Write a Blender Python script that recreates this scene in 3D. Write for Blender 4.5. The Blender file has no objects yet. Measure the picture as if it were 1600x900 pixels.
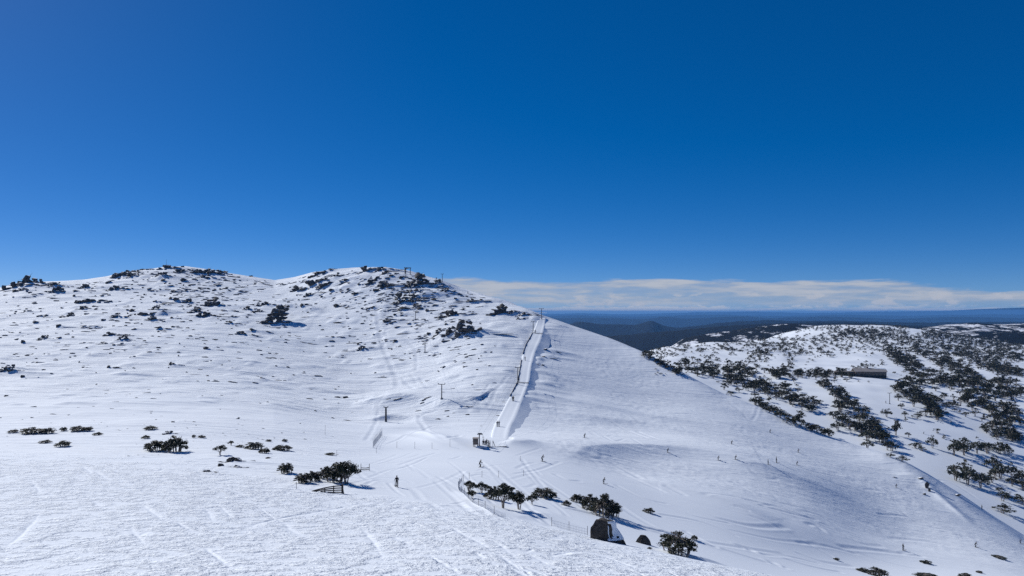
import bpy, bmesh, math, random
import numpy as np
from mathutils import Vector, Matrix, noise as mnoise

# ------------------------------------------------------------------ camera, sky, sun, exposure
scene = bpy.context.scene
col = scene.collection
F = 1164.0          # focal length in photo pixels (1600 wide)
HOR = 488.0         # photo row of the eye-level horizon
scene.render.engine = 'CYCLES'
scene.cycles.use_denoising = False
scene.cycles.use_adaptive_sampling = False
scene.cycles.max_bounces = 4
scene.cycles.diffuse_bounces = 2
scene.cycles.volume_bounces = 0
scene.cycles.sample_clamp_indirect = 2.0
scene.cycles.sample_clamp_direct = 6.0
cam_d = bpy.data.cameras.new("camera")
cam_d.sensor_width = 36.0
cam_d.lens = 36.0 * F / 1600.0
cam_d.shift_y = (HOR - 450.0) / 1600.0
cam_d.clip_start = 0.5
cam_d.clip_end = 250000.0
cam = bpy.data.objects.new("camera", cam_d)
cam.location = (0, 0, 0)
cam.rotation_euler = (math.radians(90), 0, 0)
col.objects.link(cam)
scene.camera = cam

SUN_AZ = math.radians(-50)      # left of the view direction
SUN_EL = math.radians(33)
S = Vector((math.sin(SUN_AZ) * math.cos(SUN_EL), math.cos(SUN_AZ) * math.cos(SUN_EL), math.sin(SUN_EL)))
sun_d = bpy.data.lights.new("sun", 'SUN')
sun_d.energy = 4.4
sun_d.angle = math.radians(0.53)
sun_d.color = (1.0, 0.975, 0.925)
sun = bpy.data.objects.new("sun", sun_d)
sun.rotation_euler = (-S).to_track_quat('-Z', 'Y').to_euler()
sun.location = (-300, 250, 300)
col.objects.link(sun)

world = bpy.data.worlds.new("World")
scene.world = world
world.use_nodes = True
wn = world.node_tree
for n in list(wn.nodes):
    wn.nodes.remove(n)
SKY_STRENGTH = 0.15
def N(nt, typ, **kw):
    n = nt.nodes.new(typ)
    for k, v in kw.items():
        setattr(n, k, v)
    return n
def math_node(nt, op, a, b=None, c=None, clamp=False):
    n = nt.nodes.new('ShaderNodeMath'); n.operation = op; n.use_clamp = clamp
    for i, v in enumerate((a, b, c)):
        if v is None: continue
        if isinstance(v, (int, float)): n.inputs[i].default_value = v
        else: nt.links.new(v, n.inputs[i])
    return n.outputs[0]
def smooth(nt, x, lo, hi):
    n = nt.nodes.new('ShaderNodeMapRange'); n.interpolation_type = 'SMOOTHSTEP'
    nt.links.new(x, n.inputs[0]); n.inputs[1].default_value = lo; n.inputs[2].default_value = hi
    return n.outputs[0]
def mixc(nt, fac, a, b):
    n = nt.nodes.new('ShaderNodeMix'); n.data_type = 'RGBA'
    if isinstance(fac, (int, float)): n.inputs[0].default_value = fac
    else: nt.links.new(fac, n.inputs[0])
    for i, v in ((6, a), (7, b)):
        if isinstance(v, tuple): n.inputs[i].default_value = v if len(v) == 4 else v + (1,)
        else: nt.links.new(v, n.inputs[i])
    return n.outputs[2]
sky = N(wn, 'ShaderNodeTexSky', sky_type='NISHITA', sun_disc=False)
sky.sun_elevation = SUN_EL
sky.sun_rotation = SUN_AZ
sky.altitude = 2000
sky.air_density = 0.5
sky.dust_density = 0.3
sky.ozone_density = 6.0
gam = N(wn, 'ShaderNodeHueSaturation'); gam.inputs['Saturation'].default_value = 1.48; gam.inputs['Hue'].default_value = 0.509
gm = N(wn, 'ShaderNodeGamma'); gm.inputs['Gamma'].default_value = 0.7
wn.links.new(sky.outputs[0], gm.inputs['Color']); wn.links.new(gm.outputs[0], gam.inputs['Color'])
gam.inputs['Value'].default_value = 0.97
# cloud bank low over the horizon: direction -> azimuth and elevation (degrees)
tc = N(wn, 'ShaderNodeTexCoord')
sep = N(wn, 'ShaderNodeSeparateXYZ'); wn.links.new(tc.outputs['Generated'], sep.inputs[0])
az = math_node(wn, 'MULTIPLY', math_node(wn, 'ARCTAN2', sep.outputs[0], sep.outputs[1]), 57.2958)
el = math_node(wn, 'MULTIPLY', math_node(wn, 'ARCSINE', sep.outputs[2]), 57.2958)
def cloud_noise(sx, sy, scale, detail, rough, seed):
    cb = N(wn, 'ShaderNodeCombineXYZ')
    wn.links.new(math_node(wn, 'MULTIPLY', az, sx), cb.inputs[0])
    wn.links.new(math_node(wn, 'MULTIPLY', el, sy), cb.inputs[1])
    cb.inputs[2].default_value = seed
    t = N(wn, 'ShaderNodeTexNoise'); t.inputs['Scale'].default_value = scale
    t.inputs['Detail'].default_value = detail; t.inputs['Roughness'].default_value = rough
    wn.links.new(cb.outputs[0], t.inputs['Vector'])
    return t.outputs[0]
n1 = cloud_noise(0.07, 0.5, 1.0, 4, 0.5, 3.1)      # long sheets
n2 = cloud_noise(0.22, 1.9, 1.0, 7, 0.6, 8.4)       # puffs
n3 = cloud_noise(1.3, 3.5, 1.0, 5, 0.6, 1.7)        # small cumulus row
n3b = cloud_noise(0.42, 0.9, 1.0, 6, 0.55, 5.3)
# main altostratus sheet between ~0.5 and 2.4 degrees
top = math_node(wn, 'ADD', 2.05, math_node(wn, 'MULTIPLY', math_node(wn, 'SUBTRACT', n1, 0.5), 1.6))
fade_r = smooth(wn, az, 40.0, 22.0)
top = math_node(wn, 'MULTIPLY', top, math_node(wn, 'ADD', 0.45, math_node(wn, 'MULTIPLY', fade_r, 0.75)))
top = math_node(wn, 'ADD', top, math_node(wn, 'MULTIPLY', math_node(wn, 'SUBTRACT', n2, 0.5), 0.9))
dtop = math_node(wn, 'SUBTRACT', top, el)
sheet = math_node(wn, 'MULTIPLY', smooth(wn, dtop, -0.05, 0.22), smooth(wn, el, 0.05, 0.9))
sheet = math_node(wn, 'MULTIPLY', sheet, smooth(wn, az, -26.0, -6.0))
sheet = math_node(wn, 'MULTIPLY', sheet, math_node(wn, 'ADD', 0.55, math_node(wn, 'MULTIPLY', smooth(wn, n2, 0.38, 0.62), 0.45)))
# low cumulus row
cdt = math_node(wn, 'SUBTRACT', math_node(wn, 'ADD', 0.05, math_node(wn, 'MULTIPLY', n3, 0.85)), el)
cum = math_node(wn, 'MULTIPLY', smooth(wn, cdt, -0.02, 0.10), smooth(wn, el, -0.05, 0.18))
cum = math_node(wn, 'MULTIPLY', cum, smooth(wn, n2, 0.36, 0.56))
# lone puffs
pf = math_node(wn, 'MULTIPLY', smooth(wn, n3b, 0.54, 0.62), math_node(wn, 'MULTIPLY', smooth(wn, el, 0.35, 0.6), smooth(wn, el, 1.7, 1.2)))
shade = smooth(wn, n2, 0.30, 0.70)
ccol = mixc(wn, shade, (2.1, 2.4, 2.95), (3.2, 3.35, 3.65))
c1 = mixc(wn, math_node(wn, 'MULTIPLY', sheet, 0.92), gam.outputs[0], ccol)
c2 = mixc(wn, math_node(wn, 'MULTIPLY', pf, 0.75), c1, (3.3, 3.4, 3.7))
c3 = mixc(wn, math_node(wn, 'MULTIPLY', cum, 0.85), c2, (3.7, 3.8, 4.0))
bg = N(wn, 'ShaderNodeBackground'); bg.inputs[1].default_value = SKY_STRENGTH
wn.links.new(c3, bg.inputs[0])
wo = N(wn, 'ShaderNodeOutputWorld'); wn.links.new(bg.outputs[0], wo.inputs[0])

vs = scene.view_settings
vs.view_transform = 'Standard'
vs.look = 'None'
vs.exposure = 0.06
vs.gamma = 1.0
vs.use_curve_mapping = False

# ------------------------------------------------------------------ helpers
def mesh_from(name, verts, faces, mats=None, smooth_=False, mat_idx=None):
    me = bpy.data.meshes.new(name)
    me.from_pydata([tuple(v) for v in verts], [], [tuple(f) for f in faces])
    if mats:
        for m in mats: me.materials.append(m)
    if mat_idx is not None:
        me.polygons.foreach_set('material_index', mat_idx)
    if smooth_:
        me.polygons.foreach_set('use_smooth', [True] * len(me.polygons))
    me.update()
    return me
def link(name, me, parent=None, loc=None, rotz=0.0, scale=None):
    o = bpy.data.objects.new(name, me)
    col.objects.link(o)
    if parent is not None: o.parent = parent
    if loc is not None: o.location = loc
    if rotz: o.rotation_euler = (0, 0, rotz)
    if scale is not None: o.scale = scale if hasattr(scale, '__len__') else (scale,) * 3
    return o
def tag(o, label, cat, group=None):
    o['label'] = label; o['category'] = cat
    if group: o['group'] = group
    return o
def thing(name, label, cat, loc, rotz=0.0, scale=None, group=None):
    return tag(link(name, None, None, loc, rotz, scale), label, cat, group)

_perm = np.random.RandomState(7).permutation(512).astype(np.int64)
_ang = np.random.RandomState(9).rand(512) * 2 * np.pi
_gx, _gy = np.cos(_ang), np.sin(_ang)
def perlin(x, y, seed=0):
    x = x + seed * 17.31; y = y + seed * 9.77
    xi = np.floor(x).astype(np.int64); yi = np.floor(y).astype(np.int64)
    xf = x - xi; yf = y - yi
    sx = xf * xf * xf * (xf * (xf * 6 - 15) + 10); sy = yf * yf * yf * (yf * (yf * 6 - 15) + 10)
    def g(ix, iy, fx, fy):
        h = _perm[(_perm[(ix + seed * 31) & 511] + iy) & 511]
        return _gx[h] * fx + _gy[h] * fy
    a = g(xi, yi, xf, yf); b = g(xi + 1, yi, xf - 1, yf)
    c = g(xi, yi + 1, xf, yf - 1); d = g(xi + 1, yi + 1, xf - 1, yf - 1)
    return (a + (b - a) * sx) * (1 - sy) + (c + (d - c) * sx) * sy
def fbm(x, y, seed=0, octv=4, gain=0.5):
    r = 0; a = 1.0
    for i in range(octv):
        r = r + a * perlin(x * 2 ** i, y * 2 ** i, seed + i); a *= gain
    return r
def sstep(x, a, b):
    t = np.clip((x - a) / (b - a), 0, 1)
    return t * t * (3 - 2 * t)
def pchip(xk, yk, x):
    h = np.diff(xk); dl = np.diff(yk) / h
    m = np.zeros_like(yk)
    for i in range(1, len(xk) - 1):
        if dl[i - 1] * dl[i] > 0:
            w1 = 2 * h[i] + h[i - 1]; w2 = h[i] + 2 * h[i - 1]
            m[i] = (w1 + w2) / (w1 / dl[i - 1] + w2 / dl[i])
    m[0] = dl[0]; m[-1] = dl[-1]
    k = np.clip(np.searchsorted(xk, x) - 1, 0, len(xk) - 2)
    t = (x - xk[k]) / h[k]
    t2 = t * t; t3 = t2 * t
    return (2*t3 - 3*t2 + 1) * yk[k] + (t3 - 2*t2 + t) * h[k] * m[k] + (-2*t3 + 3*t2) * yk[k+1] + (t3 - t2) * h[k] * m[k+1]

# ------------------------------------------------------------------ terrain heightfield
# survey stations: bearing (as photo column) -> list of (distance m, height m); 'y' heights come from sight lines
def Y(d, y): return (d, (HOR - y) / F * d)
CREST_Y = [(-250,474),(0,450),(20,444),(40,439),(65,440),(130,438),(165,433),(195,426),(225,421),(260,417),(290,417),(330,422),(360,427),(400,433),(430,438),(460,433),(490,425),(520,421),(560,419),(600,418),(640,425),(665,431),(690,437),(715,448),(740,457),(780,468),(820,481),(850,494),(900,511),(950,527),(1000,547),(1050,574),(1100,600),(1130,616),(1184,637),(1234,659),(1300,685),(1343,700),(1381,711),(1413,724),(1450,745),(1500,777),(1550,812),(1600,845),(1850,975)]
CREST_D = [(-250,600),(0,640),(280,700),(430,680),(600,600),(700,565),(740,545),(850,465),(950,430),(1050,390),(1130,365),(1250,335),(1400,305),(1500,285),(1600,262),(1850,225)]
cyx, cyy = np.array(CREST_Y, float).T
cdx, cdy = np.array(CREST_D, float).T
ST = {
 -250: [(6,-8.5),(20,-10.0),Y(45,895),Y(145,700),Y(170,688),Y(205,660),Y(300,590),Y(410,530),Y(510,500)],
 0:   [(6,-8.5),(20,-10.2),Y(45,905),Y(140,712),Y(165,697),Y(200,668),Y(300,600),Y(430,525),Y(540,482)],
 250: [(6,-8.5),(20,-10.3),Y(45,908),Y(135,724),Y(160,705),Y(200,667),Y(300,602),Y(440,517),Y(570,462)],
 400: [(6,-8.5),(20,-10.4),Y(45,912),Y(122,748),Y(150,716),Y(200,680),Y(300,612),Y(430,530),Y(560,470)],
 560: [(6,-8.6),(20,-10.5),Y(45,918),Y(108,779),Y(128,751),Y(185,708),Y(270,655),Y(370,590),Y(500,486)],
 690: [(6,-8.6),(20,-10.7),Y(45,922),Y(102,796),Y(118,778),Y(190,707),Y(262,660),Y(350,588),Y(470,497)],
 757: [(6,-8.6),(20,-10.8),Y(45,925),Y(100,806),Y(113,796),Y(190,706),Y(250,661),Y(350,565),Y(450,497)],
 850: [(6,-8.7),(20,-11.0),Y(45,932),Y(96,824),Y(112,812),Y(185,725),Y(250,676),Y(350,580),Y(420,525)],
 920: [(6,-8.8),(20,-11.2),Y(45,940),Y(93,842),Y(108,832),Y(160,765),Y(245,694),Y(340,604),Y(400,552)],
 1000: [(6,-8.8),(20,-11.4),Y(45,948),Y(90,857),Y(106,852),Y(165,782),Y(245,706),Y(330,632),Y(385,580)],
 1130: [(6,-9.0),(20,-11.7),Y(45,958),Y(85,884),Y(104,886),Y(160,818),Y(245,721),Y(312,662),Y(345,636)],
 1250: [(6,-9.2),(20,-12.0),Y(45,972),Y(80,908),Y(110,912),Y(170,845),Y(250,742),Y(297,704),Y(318,688)],
 1400: [(6,-9.4),(20,-12.4),Y(45,998),Y(76,940),Y(120,935),Y(190,868),Y(245,800),Y(275,764),Y(292,744)],
 1600: [(6,-9.6),(20,-12.9),Y(45,1040),Y(72,990),Y(125,955),Y(185,905),Y(222,872),Y(240,860),Y(252,852)],
 1850: [(6,-9.8),(20,-13.4),Y(45,1090),Y(68,1060),Y(110,1040),Y(160,1015),Y(190,1000),Y(205,990),Y(215,983)],
}
BEY = {   # beyond the crest
 -250: [(700,-10),(900,-60),(1100,-85),(1400,-105),(2000,-130),(3000,-200)],
 850: [(540,-30),(640,-70),(800,-90),(1100,-105),(1700,-125),(3000,-200)],
 950: [(500,-38),(560,-55),(650,-60),(820,-72),(1500,-110),(3000,-200)],
 1000: [(450,-43),(520,-50),Y(660,555),Y(800,545),(1100,-62),(3000,-200)],
 1050: [(430,-48),(500,-53),Y(620,570),Y(900,541),(1250,-75),(3000,-200)],
 1130: [(410,-57),(450,-60),Y(640,578),Y(1000,537),(1400,-75),(3000,-200)],
 1190: [(390,-62),(430,-66),Y(620,584),Y(1100,534),Y(1550,537),(3000,-190)],
 1222: [(382,-64),(420,-68),Y(610,588),Y(1050,540),Y(1620,523),(3000,-190)],
 1250: [(375,-66),(410,-71),Y(600,592),Y(1000,546),Y(1700,508),(3000,-190)],
 1330: [(355,-72),(400,-76),Y(600,594),Y(1000,545),Y(1700,508),(3000,-190)],
 1400: [(340,-76),(390,-78),Y(610,598),Y(1000,550),Y(1650,508),(3000,-190)],
 1500: [(320,-84),(370,-85),Y(600,612),Y(1000,558),Y(1600,528),(3000,-190)],
 1600: [(300,-91),(350,-92),Y(600,625),Y(1000,568),Y(1600,542),(3000,-190)],
 1850: [(270,-104),(330,-105),Y(600,650),Y(1000,590),Y(1600,556),(3000,-190)],
}
def station_interp(tab, px):
    ks = np.array(sorted(tab), float)
    arr = np.array([tab[int(k)] for k in ks])        # (K, n, 2)
    out = np.zeros((len(px), arr.shape[1], 2))
    for j in range(arr.shape[1]):
        for c in range(2):
            out[:, j, c] = pchip(ks, arr[:, j, c].copy(), px)
    return out
U = np.concatenate([-np.geomspace(3.2, 0.84, 25), np.linspace(-0.80, 0.80, 900), np.geomspace(0.84, 3.2, 25)])
D = np.concatenate([np.linspace(-160, 4, 14), np.linspace(6, 34, 50), np.geomspace(34.5, 135, 330), np.geomspace(135.5, 500, 420)[0:], np.geomspace(502, 760, 120), np.geomspace(765, 3000, 110)])
nU, nD = len(U), len(D)
PX = np.clip(800 + U * F, -250, 1850)
NEAR = station_interp(ST, PX); FAR = station_interp(BEY, PX)
def blur_cols(a, sg=22):
    k = np.exp(-0.5 * (np.arange(-60, 61) / sg) ** 2); k /= k.sum()
    return np.convolve(np.pad(a, 60, 'edge'), k, 'valid')
for A_ in (NEAR, FAR):
    for j in range(A_.shape[1]):
        for c in range(2):
            A_[:, j, c] = blur_cols(A_[:, j, c])
cD = pchip(cdx, cdy.copy(), PX); cY = np.interp(PX, cyx, cyy)
kk = np.array([0.06, 0.24, 0.40, 0.24, 0.06]); cYs = np.convolve(np.pad(cY, 2, 'edge'), kk, 'valid')
cZ = (HOR - cYs) / F * cD
Dp = np.maximum(D, 6.0)
Z = np.zeros((nD, nU))
for j in range(nU):
    kn = [tuple(a) for a in NEAR[j]] + [(cD[j], cZ[j])]
    # a rounded brow just behind the crest, then the far side
    kn.append((cD[j] * 1.05, cZ[j] - (4.0 if PX[j] < 850 else 2.0)))
    for d_, z_ in FAR[j]:
        if d_ > kn[-1][0] * 1.01: kn.append((d_, z_))
    kn = np.array(kn)
    Z[:, j] = pchip(kn[:, 0], kn[:, 1].copy(), Dp)
Wd = np.where(D < 6, 6 + 1.6 * (6 - D), D)
XX = U[None, :] * Wd[:, None]
YY = np.repeat(D[:, None], nU, 1)
Z += np.where(YY < 6, 0.12 * (6 - YY), 0)
PXG = np.repeat(PX[None, :], nD, 0)
dF = np.interp(PX, [-250,0,250,400,560,757,920,1130,1250,1600], [146,141,136,123,109,101,94,86,81,73])
ROUGH = sstep(YY / dF[None, :], 1.06, 0.96)
HILL = sstep(YY, 215, 290) * sstep(PXG + (YY - 300) * -0.25, 900, 760)
FARR = sstep(YY / cD[None, :], 1.0, 1.05)

def px_to_u(px): return (px - 800.0) / F
def profile(px):
    c = np.interp(px_to_u(px), U, np.arange(nU)); i = int(c); f = c - i
    return Z[:, i] * (1 - f) + Z[:, min(i + 1, nU - 1)] * f
def cast(px, py, dmin=8.0):
    """where the sight line through a photo point meets the ground -> (x, y, z) or None"""
    v0 = (HOR - py) / F
    z = profile(px)
    ok = (D >= dmin)
    vv = np.where(ok, z / np.maximum(D, 1.0), -9)
    idx = np.nonzero(vv >= v0)[0]
    if len(idx) == 0: return None
    i = idx[0]
    if i == 0 or vv[i - 1] < -8: d = D[i]
    else:
        t = (v0 - vv[i - 1]) / (vv[i] - vv[i - 1] + 1e-12); d = D[i - 1] + t * (D[i] - D[i - 1])
    u = px_to_u(px)
    return Vector((u * d, d, ground_z(u * d, d)))
def ground_z(x, y):
    u = x / y
    c = np.interp(u, U, np.arange(nU)); i = int(min(c, nU - 2)); f = c - i
    r = np.interp(y, D, np.arange(nD)); k = int(min(r, nD - 2)); g = r - k
    return float((Z[k, i] * (1 - f) + Z[k, i + 1] * f) * (1 - g) + (Z[k + 1, i] * (1 - f) + Z[k + 1, i + 1] * f) * g)
def window(x0, x1, y0, y1):
    k0, k1 = np.searchsorted(D, [y0, y1])
    if k1 <= k0: return None
    us = [x0 / y0, x0 / y1, x1 / y0, x1 / y1]
    i0, i1 = np.searchsorted(U, [min(us), max(us)])
    return slice(max(k0 - 1, 0), k1 + 1), slice(max(i0 - 1, 0), i1 + 1)
def poly_dist(pts, w):
    """distance, side (+ = far side of a left-to-right line), and 0..1 position along a polyline inside a grid window"""
    x = XX[w]; y = YY[w]
    best = np.full(x.shape, 1e9); side = np.zeros(x.shape); along = np.zeros(x.shape)
    L = [0]
    for a, b in zip(pts[:-1], pts[1:]): L.append(L[-1] + math.hypot(b[0] - a[0], b[1] - a[1]))
    for q, (a, b) in enumerate(zip(pts[:-1], pts[1:])):
        ax, ay = a[0], a[1]; dx, dy = b[0] - ax, b[1] - ay; l2 = dx * dx + dy * dy + 1e-9
        t = np.clip(((x - ax) * dx + (y - ay) * dy) / l2, 0, 1)
        ds = np.hypot(x - ax - t * dx, y - ay - t * dy)
        cr = dx * (y - ay) - dy * (x - ax)
        m = ds < best
        best = np.where(m, ds, best); side = np.where(m, np.sign(cr), side)
        along = np.where(m, (L[q] + t * math.sqrt(l2)) / L[-1], along)
    return best, side, along
def spline(pts, n=6):
    out = []
    P = [pts[0]] + list(pts) + [pts[-1]]
    for i in range(1, len(P) - 2):
        for s in range(n):
            t = s / n
            out.append(tuple(0.5 * (2*P[i][c] + (P[i+1][c]-P[i-1][c])*t + (2*P[i-1][c]-5*P[i][c]+4*P[i+1][c]-P[i+2][c])*t*t + (3*P[i][c]-P[i-1][c]-3*P[i+1][c]+P[i+2][c])*t**3) for c in range(len(pts[0]))))
    out.append(tuple(pts[-1]))
    return out
def ground_line(pix, dmin=8.0):
    r = []
    for p in pix:
        c = cast(p[0], p[1], dmin)
        if c is not None: r.append((c.x, c.y))
    return r
def drift(pix, amp, wback, wfront, dmin=8.0, e0=0.28, e1=0.55):
    """a wind lip: rises gently to the line, falls off steeply on the near side"""
    pts = spline(ground_line(pix, dmin), 4)
    m = 5 * max(wback, wfront)
    w = window(min(p[0] for p in pts) - m, max(p[0] for p in pts) + m, min(p[1] for p in pts) - m, max(p[1] for p in pts) + m)
    ds, sd, al = poly_dist(pts, w)
    env = sstep(al, 0, e0) * sstep(al, 1.0, e1)
    f = np.where(sd > 0, np.exp(-(ds / wback) ** 2), np.exp(-(ds / wfront) ** 1.15))
    Z[w] += amp * env * f
TRACK = np.zeros((nD, nU)); SMOOTHM = np.zeros((nD, nU))
def groove(pix, width, depth, mask=1.0, dmin=8.0, smooth_w=0.0):
    pts = spline(ground_line(pix, dmin), 5)
    if len(pts) < 2: return
    m = 4 * width + 3 * smooth_w
    w = window(min(p[0] for p in pts) - m, max(p[0] for p in pts) + m, min(p[1] for p in pts) - m, max(p[1] for p in pts) + m)
    if w is None: return
    ds, sd, al = poly_dist(pts, w)
    env = sstep(al, 0, 0.08) * sstep(al, 1.0, 0.92)
    if smooth_w:
        env = sstep(al, 0, 0.3) * sstep(al, 1.0, 0.6) * sstep(perlin(XX[w] / 1.6, YY[w] / 1.6, 61), -0.6, -0.2)
        ds = np.abs(ds * np.where(sd == 0, 1, sd) + 0.22 * perlin(XX[w] / 1.3, YY[w] / 1.1, 63) + 0.10 * perlin(XX[w] / 0.4, YY[w] / 0.35, 64))
    Z[w] -= depth * env * np.exp(-(ds / width) ** 2)
    Z[w] += 0.45 * depth * env * np.exp(-((ds - 1.9 * width) / (0.7 * width)) ** 2)
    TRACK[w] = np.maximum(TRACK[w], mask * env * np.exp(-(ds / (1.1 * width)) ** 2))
    if smooth_w: SMOOTHM[w] = np.maximum(SMOOTHM[w], env * np.exp(-(ds / smooth_w) ** 2))

# broad lumps
MID = sstep(YY, 140, 230)
Z += MID * (1 - FARR) * (0.9 * fbm(XX / 60, YY / 38, 1, 3) + HILL * 0.4 * fbm(XX / 30, YY / 13, 5, 3))
Z += FARR * sstep(YY, 380, 600) * 4.0 * fbm(XX / 120, YY / 120, 11, 4)
# big shapes seen in the photo
drift([(870,724),(905,716),(940,712),(1000,710),(1060,713),(1120,722),(1190,738),(1260,758),(1320,778),(1400,806)], 3.4, 24, 9, 8, 0.25, 0.62)
drift([(980,748),(1030,757),(1090,773),(1150,791),(1200,815),(1250,838)], 0.9, 8, 4)
drift([(545,633),(600,632),(660,636),(720,642),(790,640)], 4.2, 18, 6)
drift([(570,659),(590,657),(615,656),(645,658),(680,663)], 1.9, 8, 1.5)
drift([(640,672),(690,690),(735,703),(760,707)], 1.4, 6, 2.2)
drift([(600,676),(640,686),(690,698),(740,706)], 0.8, 6, 3)
drift([(780,690),(810,694),(850,690)], 1.0, 9, 3)
drift([(880,625),(960,640),(1040,655),(1120,672)], 0.9, 14, 5)
drift([(860,645),(940,655),(1020,664),(1100,684)], 0.7, 12, 4)
drift([(1390,745),(1430,748),(1450,762),(1475,785),(1500,805),(1520,825)], 0.9, 3.0, 2.0)
drift([(760,505),(800,515),(845,525)], 1.6, 9, 6)
drift([(425,487),(450,481),(480,484),(510,489)], 2.2, 5, 2.5)
drift([(640,463),(675,465),(710,465),(745,466)], 2.4, 8, 3)
drift([(240,495),(262,492),(300,488)], 1.8, 6, 2.2)
drift([(660,523),(710,528),(745,531)], 1.6, 6, 2.2)
drift([(550,547),(570,545),(595,547)], 1.1, 4, 1.5)
drift([(620,522),(640,521),(662,522)], 1.0, 4, 1.4)
drift([(690,442),(720,450),(750,462),(790,478)], 0.8, 4, 2.0)
drift([(690,573),(712,575),(740,578)], 0.8, 4, 1.3)
drift([(852,548),(880,552),(920,560)], 0.7, 4, 1.3)
drift([(850,558),(875,561),(910,565)], 0.6, 4, 1.3)
drift([(0,584),(30,580),(60,579)], 1.2, 4, 1.5)
drift([(170,537),(200,532),(225,530)], 0.9, 4, 1.4)
drift([(800,812),(850,805),(900,812)], 0.6, 7, 3)
drift([(715,765),(740,785),(770,803),(800,815)], 0.7, 3, 1.6)
drift([(1020,858),(1060,868),(1110,879),(1140,884)], 0.5, 3, 0.8)
Z0 = Z.copy()
# ------------------------------------------------------------------ rocks: where they break through the snow (photo sight lines: x, base y, width, height)
ROCKS = [(22,450,30,9),(46,444,38,8),(32,455,16,5),(88,458,22,9),(85,449,14,5),(130,452,14,7),(170,444,10,8),(177,454,18,7),
(185,433,22,6),(197,430,16,6),(215,425,18,5),(203,435,14,7),(258,421,16,6),(250,434,14,6),(275,421,10,4),(285,420,8,4),(280,426,14,5),(305,428,16,7),(315,435,14,6),(325,429,18,7),(340,428,14,5),(352,429,10,4),(392,433,8,4),
(132,473,26,5),(130,485,14,5),(98,482,8,4),(108,496,12,6),(62,495,9,4),(73,495,7,3),(92,513,10,7),(38,489,5,5),(130,512,10,4),
(180,497,14,8),(162,501,10,3),(205,501,8,4),(220,493,18,5),(242,485,12,8),(235,502,15,9),(275,472,10,7),(292,474,12,6),(267,468,8,4),(305,489,16,9),(330,479,22,13),(318,495,20,6),(350,486,10,5),(345,454,8,5),(335,455,7,5),(238,455,9,4),
(247,515,11,8),(270,512,6,4),(285,504,8,3),(172,525,16,6),(190,531,14,6),(160,538,12,4),(178,540,8,4),(66,532,12,8),(36,537,8,8),(92,531,9,7),(105,523,8,4),(385,485,12,6),(357,507,12,5),(395,519,10,6),(375,523,14,4),
(233,552,9,3),(323,546,11,4),(170,576,8,8),(268,572,12,4),(35,591,9,8),(9,583,20,12),(10,620,9,4),(330,565,5,3),(347,571,5,3),
(495,431,20,7),(505,429,10,5),(570,426,22,7),(595,423,14,6),(602,430,12,6),(611,434,9,4),(627,437,9,5),
(485,450,24,9),(508,449,22,6),(465,455,18,6),(495,444,10,5),(540,441,10,5),(482,463,14,5),(503,465,5,5),(472,479,7,5),(412,479,16,7),(403,489,14,5),
(430,506,34,34),(446,512,9,3),(580,444,18,8),(597,452,22,13),(590,438,8,5),
(653,449,26,17),(640,458,14,6),(668,447,10,6),(683,447,12,7),(695,457,12,6),(628,475,34,15),(648,468,10,10),
(626,486,10,7),(648,482,12,6),(555,461,10,4),(555,469,7,3),(575,483,7,3),(617,493,7,5),(607,504,16,7),(638,507,9,4),(650,515,8,3),(620,513,7,4),(618,534,9,4),(584,524,5,3),(613,546,8,4),(564,548,12,6),(560,539,5,3),
(702,496,26,9),(668,488,8,4),(722,526,34,26),(697,509,8,7),(670,524,9,6),(685,524,12,8),(704,526,20,12),(750,524,10,8),(677,531,9,4),
(780,493,26,15),(800,492,8,5),(815,495,13,5),(812,499,12,3),(735,473,14,6),(752,472,7,3),(753,539,8,3),(688,554,4,3),(694,575,6,5),(686,581,6,3),(764,573,7,3),(725,573,5,2),
(460,587,7,3),(410,594,8,4),(445,597,6,2),(440,561,9,2),(510,542,7,3),(520,528,7,2),(580,562,5,2),(540,623,10,4),
(852,549,9,5),(849,559,8,3),(848,572,6,3),(270,660,8,3),(50,653,7,2),(107,649,6,2),(360,723,25,11),(345,729,11,6),(322,738,12,4),(262,679,13,6),(420,717,10,3),(368,731,14,3)]
rr = random.Random(21)
for _ in range(95):      # the smallest stones, denser towards the tops
    x = rr.uniform(0, 800); t = rr.random() ** 1.7
    y = np.interp(x, cyx, cyy) + 8 + t * 170
    ROCKS.append((x, y, rr.uniform(3.0, 6.5), rr.uniform(1.6, 3.2)))
for _ in range(90):      # broken ground round the two summits
    x, y = rr.choice([(rr.gauss(300, 45), rr.gauss(437, 9)), (rr.gauss(500, 38), rr.gauss(446, 12)), (rr.gauss(640, 40), rr.gauss(468, 18)), (rr.gauss(200, 60), rr.gauss(470, 22))])
    if y > np.interp(x, cyx, cyy) + 3: ROCKS.append((x, y, rr.uniform(4, 11.5), rr.uniform(2.0, 4.5)))
ROCKPOS = []
for (x, y, w, h) in ROCKS:
    p = cast(x, y, 60)
    if p is None:
        p = cast(x, np.interp(x, cyx, cyy) + 1.5, 60)
    if p is None: continue
    sc = 1.18 if w > 9 else 1.05
    ROCKPOS.append((p, sc * w * p.y / F, sc * h * p.y / F, x, y, w, h))
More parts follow.
